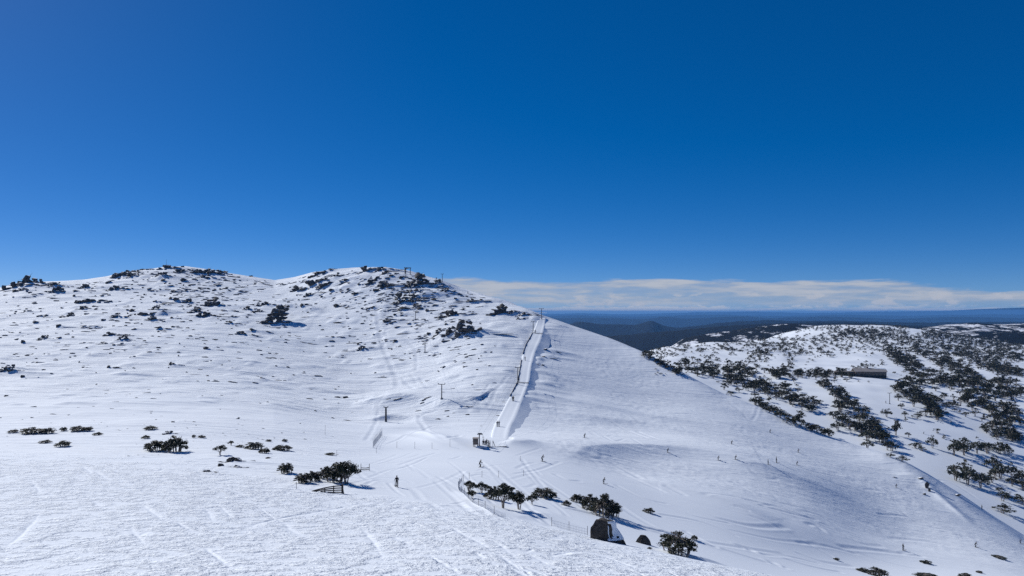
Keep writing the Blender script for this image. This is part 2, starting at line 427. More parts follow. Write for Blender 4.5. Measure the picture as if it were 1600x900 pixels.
# wind tails: snow banked to the right of each rock
for (p, w, h, *_r) in ROCKPOS:
    L = rr.uniform(2.2, 5.5) * w * (1.0 if w > 4 else 1.6); wf = max(1.15, 0.30 * w * 0.6)
    win = window(p.x - w, p.x + L * 1.2, p.y - 5 * wf, p.y + 11 * wf)
    if win is None: continue
    x = XX[win] - p.x; y = YY[win] - p.y + 0.08 * (XX[win] - p.x)
    env = sstep(x, -0.3 * w, 0.4 * w) * np.clip(1 - x / L, 0, 1)
    f = np.where(y > 0, np.exp(-(y / (4.5 * wf)) ** 2), np.exp(-(np.abs(y) / wf) ** 1.3))
    Z[win] += min(0.32 * h, 1.3) * env * f
# small wind lips all over the hill (sastrugi)
for _ in range(800):
    x = rr.uniform(-60, 870); t = rr.random()
    y = np.interp(x, cyx, cyy) + 6 + t * (640 - np.interp(x, cyx, cyy))
    p = cast(x, y, 150)
    if p is None: continue
    L = rr.uniform(2, 6) * rr.choice([1, 1, 2, 3]); wf = p.y * rr.uniform(0.0020, 0.0034); a = wf * rr.uniform(0.15, 0.45)
    win = window(p.x - L, p.x + L, p.y - 5, p.y + 16)
    if win is None: continue
    x = XX[win] - p.x; y = YY[win] - p.y + rr.uniform(-0.02, 0.18) * x
    env = np.clip(1 - (x / L) ** 2, 0, 1)
    Z[win] += a * env * np.where(y > 0, np.exp(-(y / (7 * wf)) ** 2), np.exp(-(np.abs(y) / wf) ** 1.3))

# ------------------------------------------------------------------ tracks
for tr, w, dp in [
  ([(583,452),(588,475),(591,505),(598,540),(610,568),(619,590),(620,610)], 1.5, 0.35),
  ([(620,585),(634,598),(650,610)], 1.1, 0.25), ([(616,583),(590,595),(545,606)], 1.0, 0.18),
  ([(646,500),(610,512),(602,520),(612,527),(638,535),(650,552),(650,582)], 1.1, 0.3),
  ([(652,600),(640,582)], 0.9, 0.2), ([(668,608),(655,588)], 0.9, 0.2),
  ([(692,647),(665,646),(655,652),(660,664),(678,677),(700,684),(720,678)], 0.9, 0.28),
  ([(760,640),(775,610),(795,585)], 0.9, 0.2), ([(748,634),(757,612),(765,598)], 0.7, 0.2),
  ([(570,690),(585,665),(592,632)], 0.8, 0.2), ([(600,695),(680,665),(745,668)], 0.7, 0.18), ([(610,670),(690,668),(745,676)], 0.6, 0.15),
  ([(390,642),(460,650),(540,658),(600,664)], 0.6, 0.12), ([(430,664),(500,655),(560,650)], 0.6, 0.12),
]:
    groove(tr, w * 0.75, dp * 0.5)
for _ in range(130):     # ski turns on the right-hand slope and the run-out
    x = rr.uniform(860, 1420); y = rr.uniform(560, 880)
    if y < np.interp(x, cyx, cyy) + 6: continue
    L = rr.uniform(25, 150); dx = L; dy = L * rr.uniform(0.12, 0.5); b = rr.uniform(-14, 14)
    groove([(x, y), (x + dx * 0.5, y + dy * 0.5 + b * 0.5), (x + dx, y + dy)], rr.uniform(0.5, 0.9), rr.uniform(0.05, 0.14), 0.4, 130)
for _ in range(60):      # tracks on the groomed saddle
    x = rr.uniform(540, 860); y = rr.uniform(712, 800); L = rr.uniform(20, 90)
    a = rr.choice([rr.uniform(-0.4, 0.2), rr.uniform(0.4, 1.2)])
    groove([(x, y), (x + L * 0.5, y + L * 0.5 * a + rr.uniform(-5, 5)), (x + L, y + L * a)], rr.uniform(0.3, 0.55), rr.uniform(0.03, 0.08), 0.3, 100)
FG = [[(-5,866),(30,838),(55,812),(66,792)],[(216,784),(240,802),(268,820)],[(128,726),(146,744)],[(340,788),(366,812)],[(320,792),(336,820)],[(312,850),(340,872),(372,896)],[(440,812),(456,830),(486,844)],
 [(718,832),(745,846),(772,862)],[(776,864),(800,882),(828,902)],[(740,862),(762,876)],[(560,820),(585,850),(602,884)],[(360,838),(420,814),(520,796),(600,780)],[(820,862),(870,890)],[(930,864),(1010,894)],[(40,700),(130,715),(230,722)]]
for tr in FG:
    groove(tr, rr.uniform(0.10, 0.17), rr.uniform(0.025, 0.05), 0.0, 8, rr.uniform(0.3, 0.6))
for _ in range(40):
    x = rr.uniform(-60, 1100); yb = np.interp(x, [0,250,400,560,757,920,1130], [715,727,750,782,810,845,888])
    y = rr.uniform(yb, 905); L = rr.uniform(15, 70); a = rr.choice([rr.uniform(0.3, 1.3), rr.uniform(0.2, 0.7), rr.uniform(-0.5, 0.1)])
    groove([(x, y), (x + L * 0.5, y + L * 0.5 * a + rr.uniform(-3, 3)), (x + L, y + L * a)], rr.uniform(0.06, 0.13), rr.uniform(0.004, 0.014), 0.0, 8, rr.uniform(0.15, 0.4))

# ------------------------------------------------------------------ fine relief
# wind crust on the hill: ribs running across the slope
rib = fbm(XX / 13 + 0.12 * YY, YY / 2.6, 21, 3, 0.55)
rib = np.where(rib > 0, rib, rib * 0.45)
patch = sstep(fbm(XX / 45, YY / 30, 31, 2), -0.25, 0.35)
Z += HILL * (0.10 + 0.22 * patch) * rib
LEFTM = sstep(YY / dF[None, :], 1.0, 1.1) * sstep(YY, 260, 200) * sstep(PXG, 620, 520)
Z += LEFTM * 0.13 * fbm(XX / 9, YY / 2.2, 25, 3, 0.55)
RS = sstep(YY, 170, 230) * sstep(PXG + (YY - 300) * -0.25, 800, 900) * (1 - FARR)
Z += RS * 0.15 * fbm((XX * 0.8 - YY * 0.6) / 3.0, (XX * 0.6 + YY * 0.8) / 1.7, 27, 3, 0.55) * (0.35 + sstep(fbm(XX / 40, YY / 40, 33, 2), -0.2, 0.4))
# crusty, skied-out snow in the foreground: lumps, crumbs and scraped patches
fine = YY < 170
k1 = np.searchsorted(D, 170)
xw, yw, rw = XX[:k1], YY[:k1], (ROUGH * (1 - 0.85 * SMOOTHM))[:k1]
pa = sstep(fbm(xw / 7, yw / 5, 41, 3), -0.30, 0.25)
pb = sstep(fbm(xw / 3.2, yw / 2.2, 43, 2), -0.15, 0.35)
lump = fbm(xw / 0.9, yw / 0.7, 45, 4, 0.6)
lump = np.where(lump > 0, lump * 1.4, lump * 0.4)
flake = np.clip((fbm(xw / 0.8, yw / 0.5, 53, 2, 0.5) - 0.24) * 7, 0, 1)          # broken crust plates
Z[:k1] += rw * (0.07 * fbm(xw / 9, yw / 7, 47, 2) + (0.010 + 0.02 * pa) * lump + (0.005 + 0.055 * pa * pb) * flake)

# ------------------------------------------------------------------ materials
def new_mat(name):
    m = bpy.data.materials.new(name); m.use_nodes = True
    nt = m.node_tree
    b = nt.nodes.get('Principled BSDF')
    return m, nt, b
def plain(name, rgb, rough=0.7, metal=0.0, var=0.25, scale=3.0, spec=0.3):
    m, nt, b = new_mat(name)
    t = N(nt, 'ShaderNodeTexNoise'); t.inputs['Scale'].default_value = scale; t.inputs['Detail'].default_value = 4
    tcn = N(nt, 'ShaderNodeTexCoord'); nt.links.new(tcn.outputs['Object'], t.inputs['Vector'])
    c = mixc(nt, t.outputs[0], tuple(v * (1 - var) for v in rgb), tuple(min(v * (1 + var), 1) for v in rgb))
    nt.links.new(c, b.inputs['Base Color'])
    b.inputs['Roughness'].default_value = rough; b.inputs['Metallic'].default_value = metal
    b.inputs['Specular IOR Level'].default_value = spec
    return m
SNOW_COL = (0.80, 0.83, 0.895)
def snow_material(name, with_attr=True):
    m, nt, b = new_mat(name)
    tcn = N(nt, 'ShaderNodeTexCoord')
    def noise(scale, vec_scale, detail=4, rough=0.6):
        mp = N(nt, 'ShaderNodeMapping'); mp.inputs['Scale'].default_value = vec_scale
        nt.links.new(tcn.outputs['Object'], mp.inputs['Vector'])
        t = N(nt, 'ShaderNodeTexNoise'); t.inputs['Scale'].default_value = scale
        t.inputs['Detail'].default_value = detail; t.inputs['Roughness'].default_value = rough
        nt.links.new(mp.outputs[0], t.inputs['Vector'])
        return t.outputs[0]
    pm = smooth(nt, noise(0.45, (1, 1, 1), 5, 0.7), 0.42, 0.66)
    fine_ = math_node(nt, 'MULTIPLY', math_node(nt, 'MAXIMUM', noise(2.3, (0.9, 1, 1), 5, 0.70), 0.53), math_node(nt, 'ADD', 0.18, math_node(nt, 'MULTIPLY', pm, 0.75)))
    ribs = noise(0.42, (0.10, 1.0, 1.0), 5, 0.66)
    ribs = math_node(nt, 'MAXIMUM', ribs, 0.44)
    big = noise(0.03, (0.6, 1.0, 1.0), 4, 0.5)
    col_ = mixc(nt, big, (0.76, 0.815, 0.885), (0.81, 0.85, 0.90))
    if with_attr:
        at = N(nt, 'ShaderNodeAttribute', attribute_name='zone'); sp = N(nt, 'ShaderNodeSeparateColor')
        nt.links.new(at.outputs['Color'], sp.inputs[0])
        rough_, tr_, hill_ = sp.outputs[0], sp.outputs[1], sp.outputs[2]
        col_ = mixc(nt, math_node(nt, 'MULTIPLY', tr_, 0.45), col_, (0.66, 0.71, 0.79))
        h = math_node(nt, 'ADD', math_node(nt, 'MULTIPLY', math_node(nt, 'MULTIPLY', fine_, rough_), 0.58),
                      math_node(nt, 'MULTIPLY', math_node(nt, 'MULTIPLY', ribs, math_node(nt, 'ADD', 0.07, hill_)), 1.25))
    else:
        h = math_node(nt, 'MULTIPLY', ribs, 0.2)
    bp = N(nt, 'ShaderNodeBump'); bp.inputs['Strength'].default_value = 0.9; bp.inputs['Distance'].default_value = 1.0
    nt.links.new(h, bp.inputs['Height']); nt.links.new(bp.outputs[0], b.inputs['Normal'])
    nt.links.new(col_, b.inputs['Base Color'])
    b.inputs['Roughness'].default_value = 0.75
    b.inputs['Specular IOR Level'].default_value = 0.1
    return m
M_SNOW = snow_material('snow')
M_SNOW2 = snow_material('packed_snow', False)

# ------------------------------------------------------------------ the snow ground: one sheet
V = np.stack([XX, YY, Z], -1).reshape(-1, 3).astype(np.float32)
ii = (np.arange(nD - 1)[:, None] * nU + np.arange(nU - 1)[None, :]).reshape(-1)
FQ = np.stack([ii, ii + 1, ii + nU + 1, ii + nU], -1).astype(np.int32)
me = bpy.data.meshes.new('snow_ground')
me.vertices.add(len(V)); me.vertices.foreach_set('co', V.reshape(-1))
me.loops.add(FQ.size); me.loops.foreach_set('vertex_index', FQ.reshape(-1))
me.polygons.add(len(FQ)); me.polygons.foreach_set('loop_start', np.arange(0, FQ.size, 4, dtype=np.int32))
me.polygons.foreach_set('loop_total', np.full(len(FQ), 4, np.int32))
me.polygons.foreach_set('use_smooth', np.ones(len(FQ), bool))
me.update(calc_edges=True)
ca = me.color_attributes.new('zone', 'FLOAT_COLOR', 'POINT')
zone = np.ones((nD, nU, 4), np.float32)
zone[..., 0] = np.clip(sstep(YY / dF[None, :] + 0.16 * fbm(XX / 9, YY / 7, 91, 4, 0.6), 1.12, 0.90) * (1 - 0.9 * SMOOTHM), 0, 1); zone[..., 1] = TRACK; zone[..., 2] = np.clip(HILL + 0.6 * LEFTM + 0.34 * RS, 0, 1)
ca.data.foreach_set('color', zone.reshape(-1))
me.materials.append(M_SNOW)
g = link('snow_ground', me); g['kind'] = 'structure'
# ------------------------------------------------------------------ far hills
def forest_material(name, snow_amt, base=(0.005, 0.007, 0.009)):
    m, nt, b = new_mat(name)
    tcn = N(nt, 'ShaderNodeTexCoord')
    def noise(scale, vs=(1, 1, 1), detail=6, rough=0.62):
        mp = N(nt, 'ShaderNodeMapping'); mp.inputs['Scale'].default_value = vs
        nt.links.new(tcn.outputs['Object'], mp.inputs['Vector'])
        t = N(nt, 'ShaderNodeTexNoise'); t.inputs['Scale'].default_value = scale; t.inputs['Detail'].default_value = detail; t.inputs['Roughness'].default_value = rough
        nt.links.new(mp.outputs[0], t.inputs['Vector']); return t.outputs[0]
    trees = noise(0.05)
    c = mixc(nt, trees, tuple(v * 0.6 for v in base), tuple(v * 1.5 for v in base))
    if snow_amt > 0:
        patch = noise(0.014, (0.8, 0.4, 2.0), 8, 0.75)
        msk = smooth(nt, patch, 0.66 - 0.22 * snow_amt, 0.70 - 0.22 * snow_amt)
        spk = smooth(nt, noise(0.035, (1, 1, 1), 4, 0.7), 0.38, 0.5)
        c = mixc(nt, math_node(nt, 'MULTIPLY', msk, spk), c, (0.78, 0.81, 0.88))
    nt.links.new(c, b.inputs['Base Color'])
    bp = N(nt, 'ShaderNodeBump'); bp.inputs['Strength'].default_value = 0.6; bp.inputs['Distance'].default_value = 6.0
    nt.links.new(trees, bp.inputs['Height']); nt.links.new(bp.outputs[0], b.inputs['Normal'])
    b.inputs['Roughness'].default_value = 0.95; b.inputs['Specular IOR Level'].default_value = 0.1
    return m
M_FOREST = forest_material('forest', 0.0)
M_FOREST_SNOW = forest_material('forest_with_snow', 0.66)
M_FOREST_SNOW2 = forest_material('forest_with_some_snow', 0.5)
def hill_range(name, dist, sil, base_z, depth, mat, rough_amp, seed, cols=320, rows=26):
    px = np.linspace(sil[0][0], sil[-1][0], cols)
    y = np.interp(px, *np.array(sil, float).T)
    kk = np.hanning(5); kk /= kk.sum(); y = np.convolve(np.pad(y, 2, 'edge'), kk, 'valid')
    bear = np.arctan((px - 800) / F)
    tt = np.linspace(-1, 1, rows)
    vs_ = []
    for t in tt:
        d = dist * (1 + depth * t) if t < 0 else dist * (1 + 0.6 * depth * t)
        # d is the depth along the view direction, so that the ridge keeps its bearing
        x = np.tan(bear) * d
        zr = (HOR - y) / F * dist
        prof = (1 - abs(t)) ** 0.9
        n = fbm(x / (dist * 0.10), np.full_like(x, d) / (dist * 0.10), seed, 4)
        n2 = fbm(x / (dist * 0.03), np.full_like(x, d) / (dist * 0.03), seed + 3, 3)
        z = base_z + (zr - base_z) * prof + rough_amp * (n * abs(t) * 1.6 + n2 * (0.10 + 0.4 * abs(t)))
        vs_.append(np.stack([x, np.full_like(x, d), z], -1))
    v = np.concatenate(vs_)
    f = []
    for r in range(rows - 1):
        for c in range(cols - 1):
            a = r * cols + c; f.append((a, a + 1, a + cols + 1, a + cols))
    o = link(name, mesh_from(name, v, f, [mat], True)); o['kind'] = 'structure'
    return o
hill_range('wooded_hill', 2300, [(850,575),(960,570),(1010,560),(1040,546),(1070,526),(1110,519),(1150,513),(1185,508),(1215,504),(1240,503),(1280,507),(1320,512),(1380,520)], -190, 0.28, M_FOREST_SNOW, 16, 61)
hill_range('wooded_hill', 2500, [(1290,530),(1350,520),(1400,515),(1440,511),(1480,506),(1530,503),(1570,505),(1620,503),(1700,500),(1850,505),(2200,515)], -150, 0.36, M_FOREST_SNOW, 20, 67)
hill_range('wooded_hill', 1900, [(1420,545),(1470,532),(1510,524),(1560,517),(1600,514),(1700,512),(1900,520)], -150, 0.18, M_FOREST_SNOW2, 14, 68)
hill_range('wooded_hill', 4200, [(760,545),(860,530),(950,522),(1010,518),(1050,514),(1120,507),(1190,502),(1240,501),(1300,500),(1340,501),(1450,506),(1550,507),(1700,505),(2000,510)], -420, 0.3, M_FOREST, 40, 71)
hill_range('wooded_hill', 7500, [(500,512),(820,512),(880,507),(905,498.5),(935,504),(995,505),(1018,497),(1036,506),(1060,510),(1085,507),(1120,502),(1190,497),(1240,499),(1300,498),(1360,500),(1450,501),(1600,500),(1750,498),(2100,500)], -600, 0.25, M_FOREST, 70, 73)
hill_range('distant_range', 16000, [(0,498),(600,498),(860,496),(930,495),(1000,497.5),(1040,493.5),(1080,496.5),(1150,492.5),(1200,495.5),(1300,493),(1400,497),(1500,493.5),(1600,496),(1800,495),(2200,497)], -700, 0.2, M_FOREST, 120, 77)
hill_range('distant_range', 24000, [(-100,495),(700,495),(850,493.5),(910,491.5),(970,494),(1050,492),(1120,490.5),(1210,493),(1330,490.5),(1430,492.5),(1550,490),(1700,492),(2300,494)], -700, 0.15, M_FOREST, 140, 83)
hill_range('distant_range', 38000, [(-300,492),(600,491),(850,490),(900,488.5),(960,490.5),(1040,489),(1090,487),(1180,486),(1260,488.5),(1360,486.5),(1470,485),(1530,482),(1600,479.5),(1750,484),(2300,489)], -700, 0.15, M_FOREST, 180, 79)
# valley floor, out to the horizon
n = 64
vv = [(0, 0, -720.0)] + [(58000 * math.cos(2 * math.pi * i / n), 58000 * math.sin(2 * math.pi * i / n), -720.0) for i in range(n)]
o = link('ground', mesh_from('ground', vv, [(0, i + 1, (i + 1) % n + 1) for i in range(n)], [M_FOREST])); o['kind'] = 'structure'
# haze: one closed box of thin air round everything
HAZE = 4.0e-5
hx, z0, z1 = 60000.0, -722.0, 90.0
vv = [(sx * hx, sy * hx, z) for z in (z0, z1) for sx, sy in ((-1, -1), (1, -1), (1, 1), (-1, 1))]
ff = [(3, 2, 1, 0), (4, 5, 6, 7), (0, 1, 5, 4), (1, 2, 6, 5), (2, 3, 7, 6), (3, 0, 4, 7)]
mh = bpy.data.materials.new('haze'); mh.use_nodes = True
nt = mh.node_tree
for q in list(nt.nodes):
    nt.nodes.remove(q)
pv = N(nt, 'ShaderNodeVolumePrincipled'); pv.inputs['Color'].default_value = (0.17, 0.47, 1.0, 1)
pv.inputs['Density'].default_value = HAZE
mo = N(nt, 'ShaderNodeOutputMaterial'); nt.links.new(pv.outputs[0], mo.inputs['Volume'])
o = link('haze', mesh_from('haze', vv, ff, [mh])); o['kind'] = 'stuff'
# ------------------------------------------------------------------ rock, bark and leaf materials
def rock_material(name, base=(0.075, 0.068, 0.062), snow=0.0):
    m, nt, b = new_mat(name)
    tcn = N(nt, 'ShaderNodeTexCoord')
    t = N(nt, 'ShaderNodeTexNoise'); t.inputs['Scale'].default_value = 1.6; t.inputs['Detail'].default_value = 8; t.inputs['Roughness'].default_value = 0.7
    nt.links.new(tcn.outputs['Object'], t.inputs['Vector'])
    mp = N(nt, 'ShaderNodeMapping'); mp.inputs['Scale'].default_value = (3.5, 3.5, 0.5)
    nt.links.new(tcn.outputs['Object'], mp.inputs['Vector'])
    t2 = N(nt, 'ShaderNodeTexNoise'); t2.inputs['Scale'].default_value = 1.2; t2.inputs['Detail'].default_value = 6
    nt.links.new(mp.outputs[0], t2.inputs['Vector'])
    c = mixc(nt, smooth(nt, t.outputs[0], 0.3, 0.7), tuple(v * 0.55 for v in base), tuple(v * 1.6 for v in base))
    c = mixc(nt, math_node(nt, 'MULTIPLY', smooth(nt, t2.outputs[0], 0.5, 0.7), 0.5), c, (0.12, 0.12, 0.115))
    if snow > 0:     # snow lying on the upward faces
        ge = N(nt, 'ShaderNodeNewGeometry'); sp = N(nt, 'ShaderNodeSeparateXYZ'); nt.links.new(ge.outputs['Normal'], sp.inputs[0])
        up = math_node(nt, 'ADD', sp.outputs[2], math_node(nt, 'MULTIPLY', math_node(nt, 'SUBTRACT', t.outputs[0], 0.5), 0.9))
        c = mixc(nt, smooth(nt, up, 0.98 - 0.35 * snow, 1.06 - 0.35 * snow), c, (0.79, 0.82, 0.88))
    nt.links.new(c, b.inputs['Base Color'])
    bp = N(nt, 'ShaderNodeBump'); bp.inputs['Strength'].default_value = 1.0; bp.inputs['Distance'].default_value = 0.45
    nt.links.new(math_node(nt, 'ADD', t.outputs[0], t2.outputs[0]), bp.inputs['Height']); nt.links.new(bp.outputs[0], b.inputs['Normal'])
    b.inputs['Roughness'].default_value = 0.85; b.inputs['Specular IOR Level'].default_value = 0.25
    return m
M_ROCK = rock_material('granite', snow=0.55)
M_ROCK_BARE = rock_material('bare_granite', (0.060, 0.052, 0.047), 0.0)
M_BARK = plain('snow_gum_bark', (0.24, 0.21, 0.185), 0.85, 0, 0.5, 2.0)
def leaf_material(name, base):
    m, nt, b = new_mat(name)
    oi = N(nt, 'ShaderNodeObjectInfo'); tcn = N(nt, 'ShaderNodeTexCoord')
    t = N(nt, 'ShaderNodeTexNoise'); t.inputs['Scale'].default_value = 1.5; t.inputs['Detail'].default_value = 3
    nt.links.new(tcn.outputs['Object'], t.inputs['Vector'])
    c = mixc(nt, t.outputs[0], tuple(v * 0.5 for v in base), tuple(v * 1.6 for v in base))
    c = mixc(nt, math_node(nt, 'MULTIPLY', oi.outputs['Random'], 0.4), c, (0.036, 0.033, 0.021))
    nt.links.new(c, b.inputs['Base Color'])
    b.inputs['Roughness'].default_value = 0.6; b.inputs['Specular IOR Level'].default_value = 0.25
    return m
M_LEAF = leaf_material('snow_gum_leaves', (0.025, 0.032, 0.018))
M_HEATH = leaf_material('heath_leaves', (0.040, 0.040, 0.026))

# ------------------------------------------------------------------ rocks
def hull_rock(seed, n=18, squash=0.75, name='rock_mesh', mat=None):
    r = random.Random(seed)
    bm = bmesh.new()
    for _ in range(n):
        v = Vector((r.gauss(0, 1), r.gauss(0, 1), r.gauss(0, 1))).normalized() * r.uniform(0.75, 1.0)
        bm.verts.new((v.x * 0.5, v.y * 0.5, max(v.z, -0.45) * squash * 0.62 + 0.24))
    res = bmesh.ops.convex_hull(bm, input=bm.verts)
    dead = [e for e in res['geom_interior'] if isinstance(e, bmesh.types.BMVert)]
    bmesh.ops.delete(bm, geom=dead, context='VERTS')
    bmesh.ops.bevel(bm, geom=list(bm.edges), offset=0.03, segments=1, affect='EDGES')
    bmesh.ops.triangulate(bm, faces=bm.faces)
    m_ = bpy.data.meshes.new(name); bm.to_mesh(m_); bm.free()
    m_.materials.append(mat or M_ROCK)
    return m_
RM = [hull_rock(100 + i, 11 + i % 4, 0.7 + 0.3 * (i % 3)) for i in range(10)]
BIG = {430: ('jagged dark rock outcrop with a snow drift curling off its right side, mid hill', None),
 722: ('big rock outcrop with a grey shaded hollow, between the lift line and the right shoulder', None),
 628: ('broad rock outcrop below the summit gantry with a long shaded snow bank on its right', None),
 653: ('rock outcrop carrying the small hut beside the summit gantry', None),
 780: ('dark rock outcrop on the snowy right shoulder, left of the top lift tower', None),
 702: ('low rock ledge just above the big outcrop with the grey hollow', None),
 704: ('long low rock ledge at the foot of the big outcrop with the grey hollow', None),
 597: ('rock outcrop on the right-hand summit above the curved ski track', None),
 330: ('wide dark rock outcrop in the middle of the left hill face', None),
 235: ('dark rock at the left end of the long shaded snow bank on the left hill', None),
 9: ('rock and scrub outcrop at the left edge of the photo halfway down the hill', None),
 46: ('dark flat rock slab on the skyline at the far left', None),
 22: ('rock outcrop stepping down the skyline at the left edge', None),
 258: ('rock pile under the thin mast on the left-hand summit', None),
 485: ('rock outcrop on the left flank of the right-hand summit', None),
 570: ('dark rock outcrop breaking the skyline left of the right-hand summit top', None),
 495: ('rock outcrop on the skyline where the right-hand summit begins to rise', None)}
rk = random.Random(5)
used_lab = set()
def region_label(x, y):
    if y > 670: return 'cluster of dark rocks on the smooth snow by the left bushes', 'rocks by the left bushes'
    if x > 840: return 'small dark rock just right of the lift track', 'rocks right of the lift track'
    if y > 640: return 'small dark stone on smooth snow left of the saddle', 'stones on the lower left snow'
    if x < 420: return ('small dark rock near the top of the left-hand hill', 'rocks on the upper left hill') if y < 460 else \
                       ('small dark rock on the face of the left-hand hill', 'rocks on the left hill face')
    if y < 470: return 'small dark rock near the top of the right-hand hill', 'rocks on the upper right hill'
    if x > 640: return 'small dark rock between the curved ski track and lift track', 'rocks between the ski tracks'
    return 'small dark rock on the middle of the hill', 'rocks on the middle hill face'
for (p, w, h, x, y, wp, hp) in ROCKPOS:
    z = ground_z(p.x, p.y)
    key = BIG.get(x) if x in BIG and x not in used_lab else None
    if wp >= 12 or key:
        if key: used_lab.add(x); lab, grp = key[0], None
        else:
            lab, grp = region_label(x, y); lab = lab.replace('small dark rock', 'cluster of dark rocks'); grp = 'clusters of ' + grp
        root = thing('rock_outcrop', lab, 'rock', (p.x, p.y, z - 0.15), group=grp)
        unit = min(max(0.30 * w, 0.9), 4.2)                      # size of one block
        rows = max(1, int(round(h / (0.62 * unit))))
        for q in range(rows):
            half = 0.5 * w * (1 - 0.62 * q / rows)
            nr = max(2, int(2 * half / (0.62 * unit)))
            for i in range(nr):
                t = (i + 0.5) / nr * 2 - 1
                ox = t * half + rk.uniform(-.2, .2) * unit + 0.12 * q * unit
                oy = q * 0.45 * unit + rk.uniform(-0.25, 0.35) * unit
                oz = q * 0.50 * unit - abs(t) * 0.12 * unit + rk.uniform(-.12, .12) * unit
                s_ = unit * rk.uniform(0.75, 1.35)
                o = link('rock', rk.choice(RM), root, (ox, oy, oz + min(0, ground_z(p.x + ox, p.y + oy) - z)), 0, (s_ * rk.uniform(1.0, 1.7), s_ * rk.uniform(0.8, 1.2), s_ * rk.uniform(0.6, 1.0)))
                o.rotation_euler = (rk.uniform(-.25, .25), rk.uniform(-.3, .3), rk.uniform(-.5, .5) + rk.choice([0, math.pi]))
        for i in range(3 + int(wp * 0.25)):                       # low slabs trailing off downwind and along the ledge
            ox = rk.uniform(-0.7, 1.35) * w; oy = rk.uniform(-0.35, 0.7) * unit - 0.06 * ox
            s_ = unit * rk.uniform(0.5, 1.0)
            o = link('rock', rk.choice(RM), root, (ox, oy, ground_z(p.x + ox, p.y + oy) - z + 0.05), rk.uniform(-.2, .2), (s_ * rk.uniform(1.4, 2.8), s_ * rk.uniform(0.6, 1.0), s_ * rk.uniform(0.3, 0.55)))
    else:
        lab, grp = region_label(x, y)
        tag(link('rock', rk.choice(RM), None, (p.x, p.y, z - 0.12 * h), rk.uniform(-0.4, 0.4), (w * rk.uniform(0.95, 1.25), w * rk.uniform(0.6, 0.9), h * rk.uniform(0.85, 1.15))), lab, 'rock', grp)

# ------------------------------------------------------------------ the two boulders in front
def boulder(name, outline_low, outline_top, zlow, ztop, seed, rough, rings=14, power=0.85):
    """a solid boulder lofted between a ground outline and a top outline, then broken up"""
    n = 40
    def ring(poly):
        q = []
        P = poly + [poly[0]]
        L = [0]
        for a, b in zip(P[:-1], P[1:]): L.append(L[-1] + math.dist(a, b))
        for i in range(n):
            s = L[-1] * i / n; k = max(j for j in range(len(L) - 1) if L[j] <= s + 1e-9)
            t = (s - L[k]) / (L[k + 1] - L[k]); q.append((P[k][0] + (P[k+1][0] - P[k][0]) * t, P[k][1] + (P[k+1][1] - P[k][1]) * t))
        return q
    lo, hi = ring(outline_low), ring(outline_top)
    vs_ = []
    for r in range(rings + 1):
        t = r / rings; te = t ** power
        for i in range(n):
            x = lo[i][0] * (1 - te) + hi[i][0] * te; y = lo[i][1] * (1 - te) + hi[i][1] * te
            zt = ztop(hi[i][0]); z = zlow + (zt - zlow) * t
            d = mnoise.fractal(Vector((x * 0.9 + seed, y * 0.9, z * 0.45)), 1.0, 2.0, 4) * rough
            cxy = math.hypot(x, y) + 1e-6
            vs_.append((x + x / cxy * d, y + y / cxy * d, z + 0.3 * d * t))
    top = len(vs_); vs_.append((sum(h[0] for h in hi) / n, sum(h[1] for h in hi) / n, ztop(0) + 0.05))
    fs = []
    for r in range(rings):
        for i in range(n):
            a = r * n + i; b = r * n + (i + 1) % n; fs.append((a, b, b + n, a + n))
    fs += [(rings * n + i, rings * n + (i + 1) % n, top) for i in range(n)]
    return vs_, fs
p = cast(946, 846, 60); p = p or Vector((11.9, 95, -28.5)); k = p.y / F
base = [(-33*k, 0), (-12*k, -9*k), (14*k, -10*k), (22*k, -9*k), (37*k, 2*k), (28*k, 20*k), (0, 26*k), (-24*k, 18*k)]
topo = [(-13*k, 5*k), (-9*k, 2*k), (4*k, 1*k), (8*k, 2*k), (17*k, 6*k), (14*k, 12*k), (0, 15*k), (-9*k, 12*k)]
vs_, fs = boulder('boulder', base, topo, -1.2, lambda x: (31 - 0.16 * x / k) * k, 3.3, 0.34)
root = thing('boulder', 'large dark boulder with a flat top and a snow-plastered right side in the foreground', 'boulder', (p.x, p.y + 1.0, ground_z(p.x, p.y + 1.0)))
link('rock', mesh_from('boulder_rock', vs_, fs, [M_ROCK_BARE]), root)
# the snow plastered on its right flank: the same flank, pushed out a little
n = 40
cen = Vector((0, 8 * k, 0))
sel = []
vv2 = [Vector(v) for v in vs_]
fsel = []
for f in fs[:-40]:
    c = sum((vv2[i] for i in f), Vector()) / len(f)
    nrm = (vv2[f[1]] - vv2[f[0]]).cross(vv2[f[3]] - vv2[f[0]]).normalized()
    edge = mnoise.fractal(Vector((c.x * 1.3, c.y * 1.3, c.z * 1.5)), 1.0, 2.0, 3) * 0.35
    if nrm.x > 0.22 + edge and c.z > 0.02 and c.x > 5 * k: fsel.append(f)
idx = sorted({i for f in fsel for i in f}); mp_ = {i: q for q, i in enumerate(idx)}
if fsel:
    nv = [vv2[i] + Vector((0.07, -0.03, 0.04)) for i in idx]
    o = link('snow_cover', mesh_from('snow_cover', nv, [tuple(mp_[i] for i in f) for f in fsel], [M_SNOW2], True), root)
    md = o.modifiers.new('thick', 'SOLIDIFY'); md.thickness = 0.06
p = cast(1005, 850, 60); k = p.y / F
base = [(-14*k, 0), (-4*k, -5*k), (6*k, -5*k), (15*k, 2*k), (10*k, 11*k), (-6*k, 11*k)]
topo = [(-4*k, 2*k), (0, 1*k), (3*k, 1*k), (5*k, 3*k), (3*k, 5*k), (-2*k, 5*k)]
vs_, fs = boulder('boulder', base, topo, -0.8, lambda x: 12 * k, 9.1, 0.16, 9, 2.2)
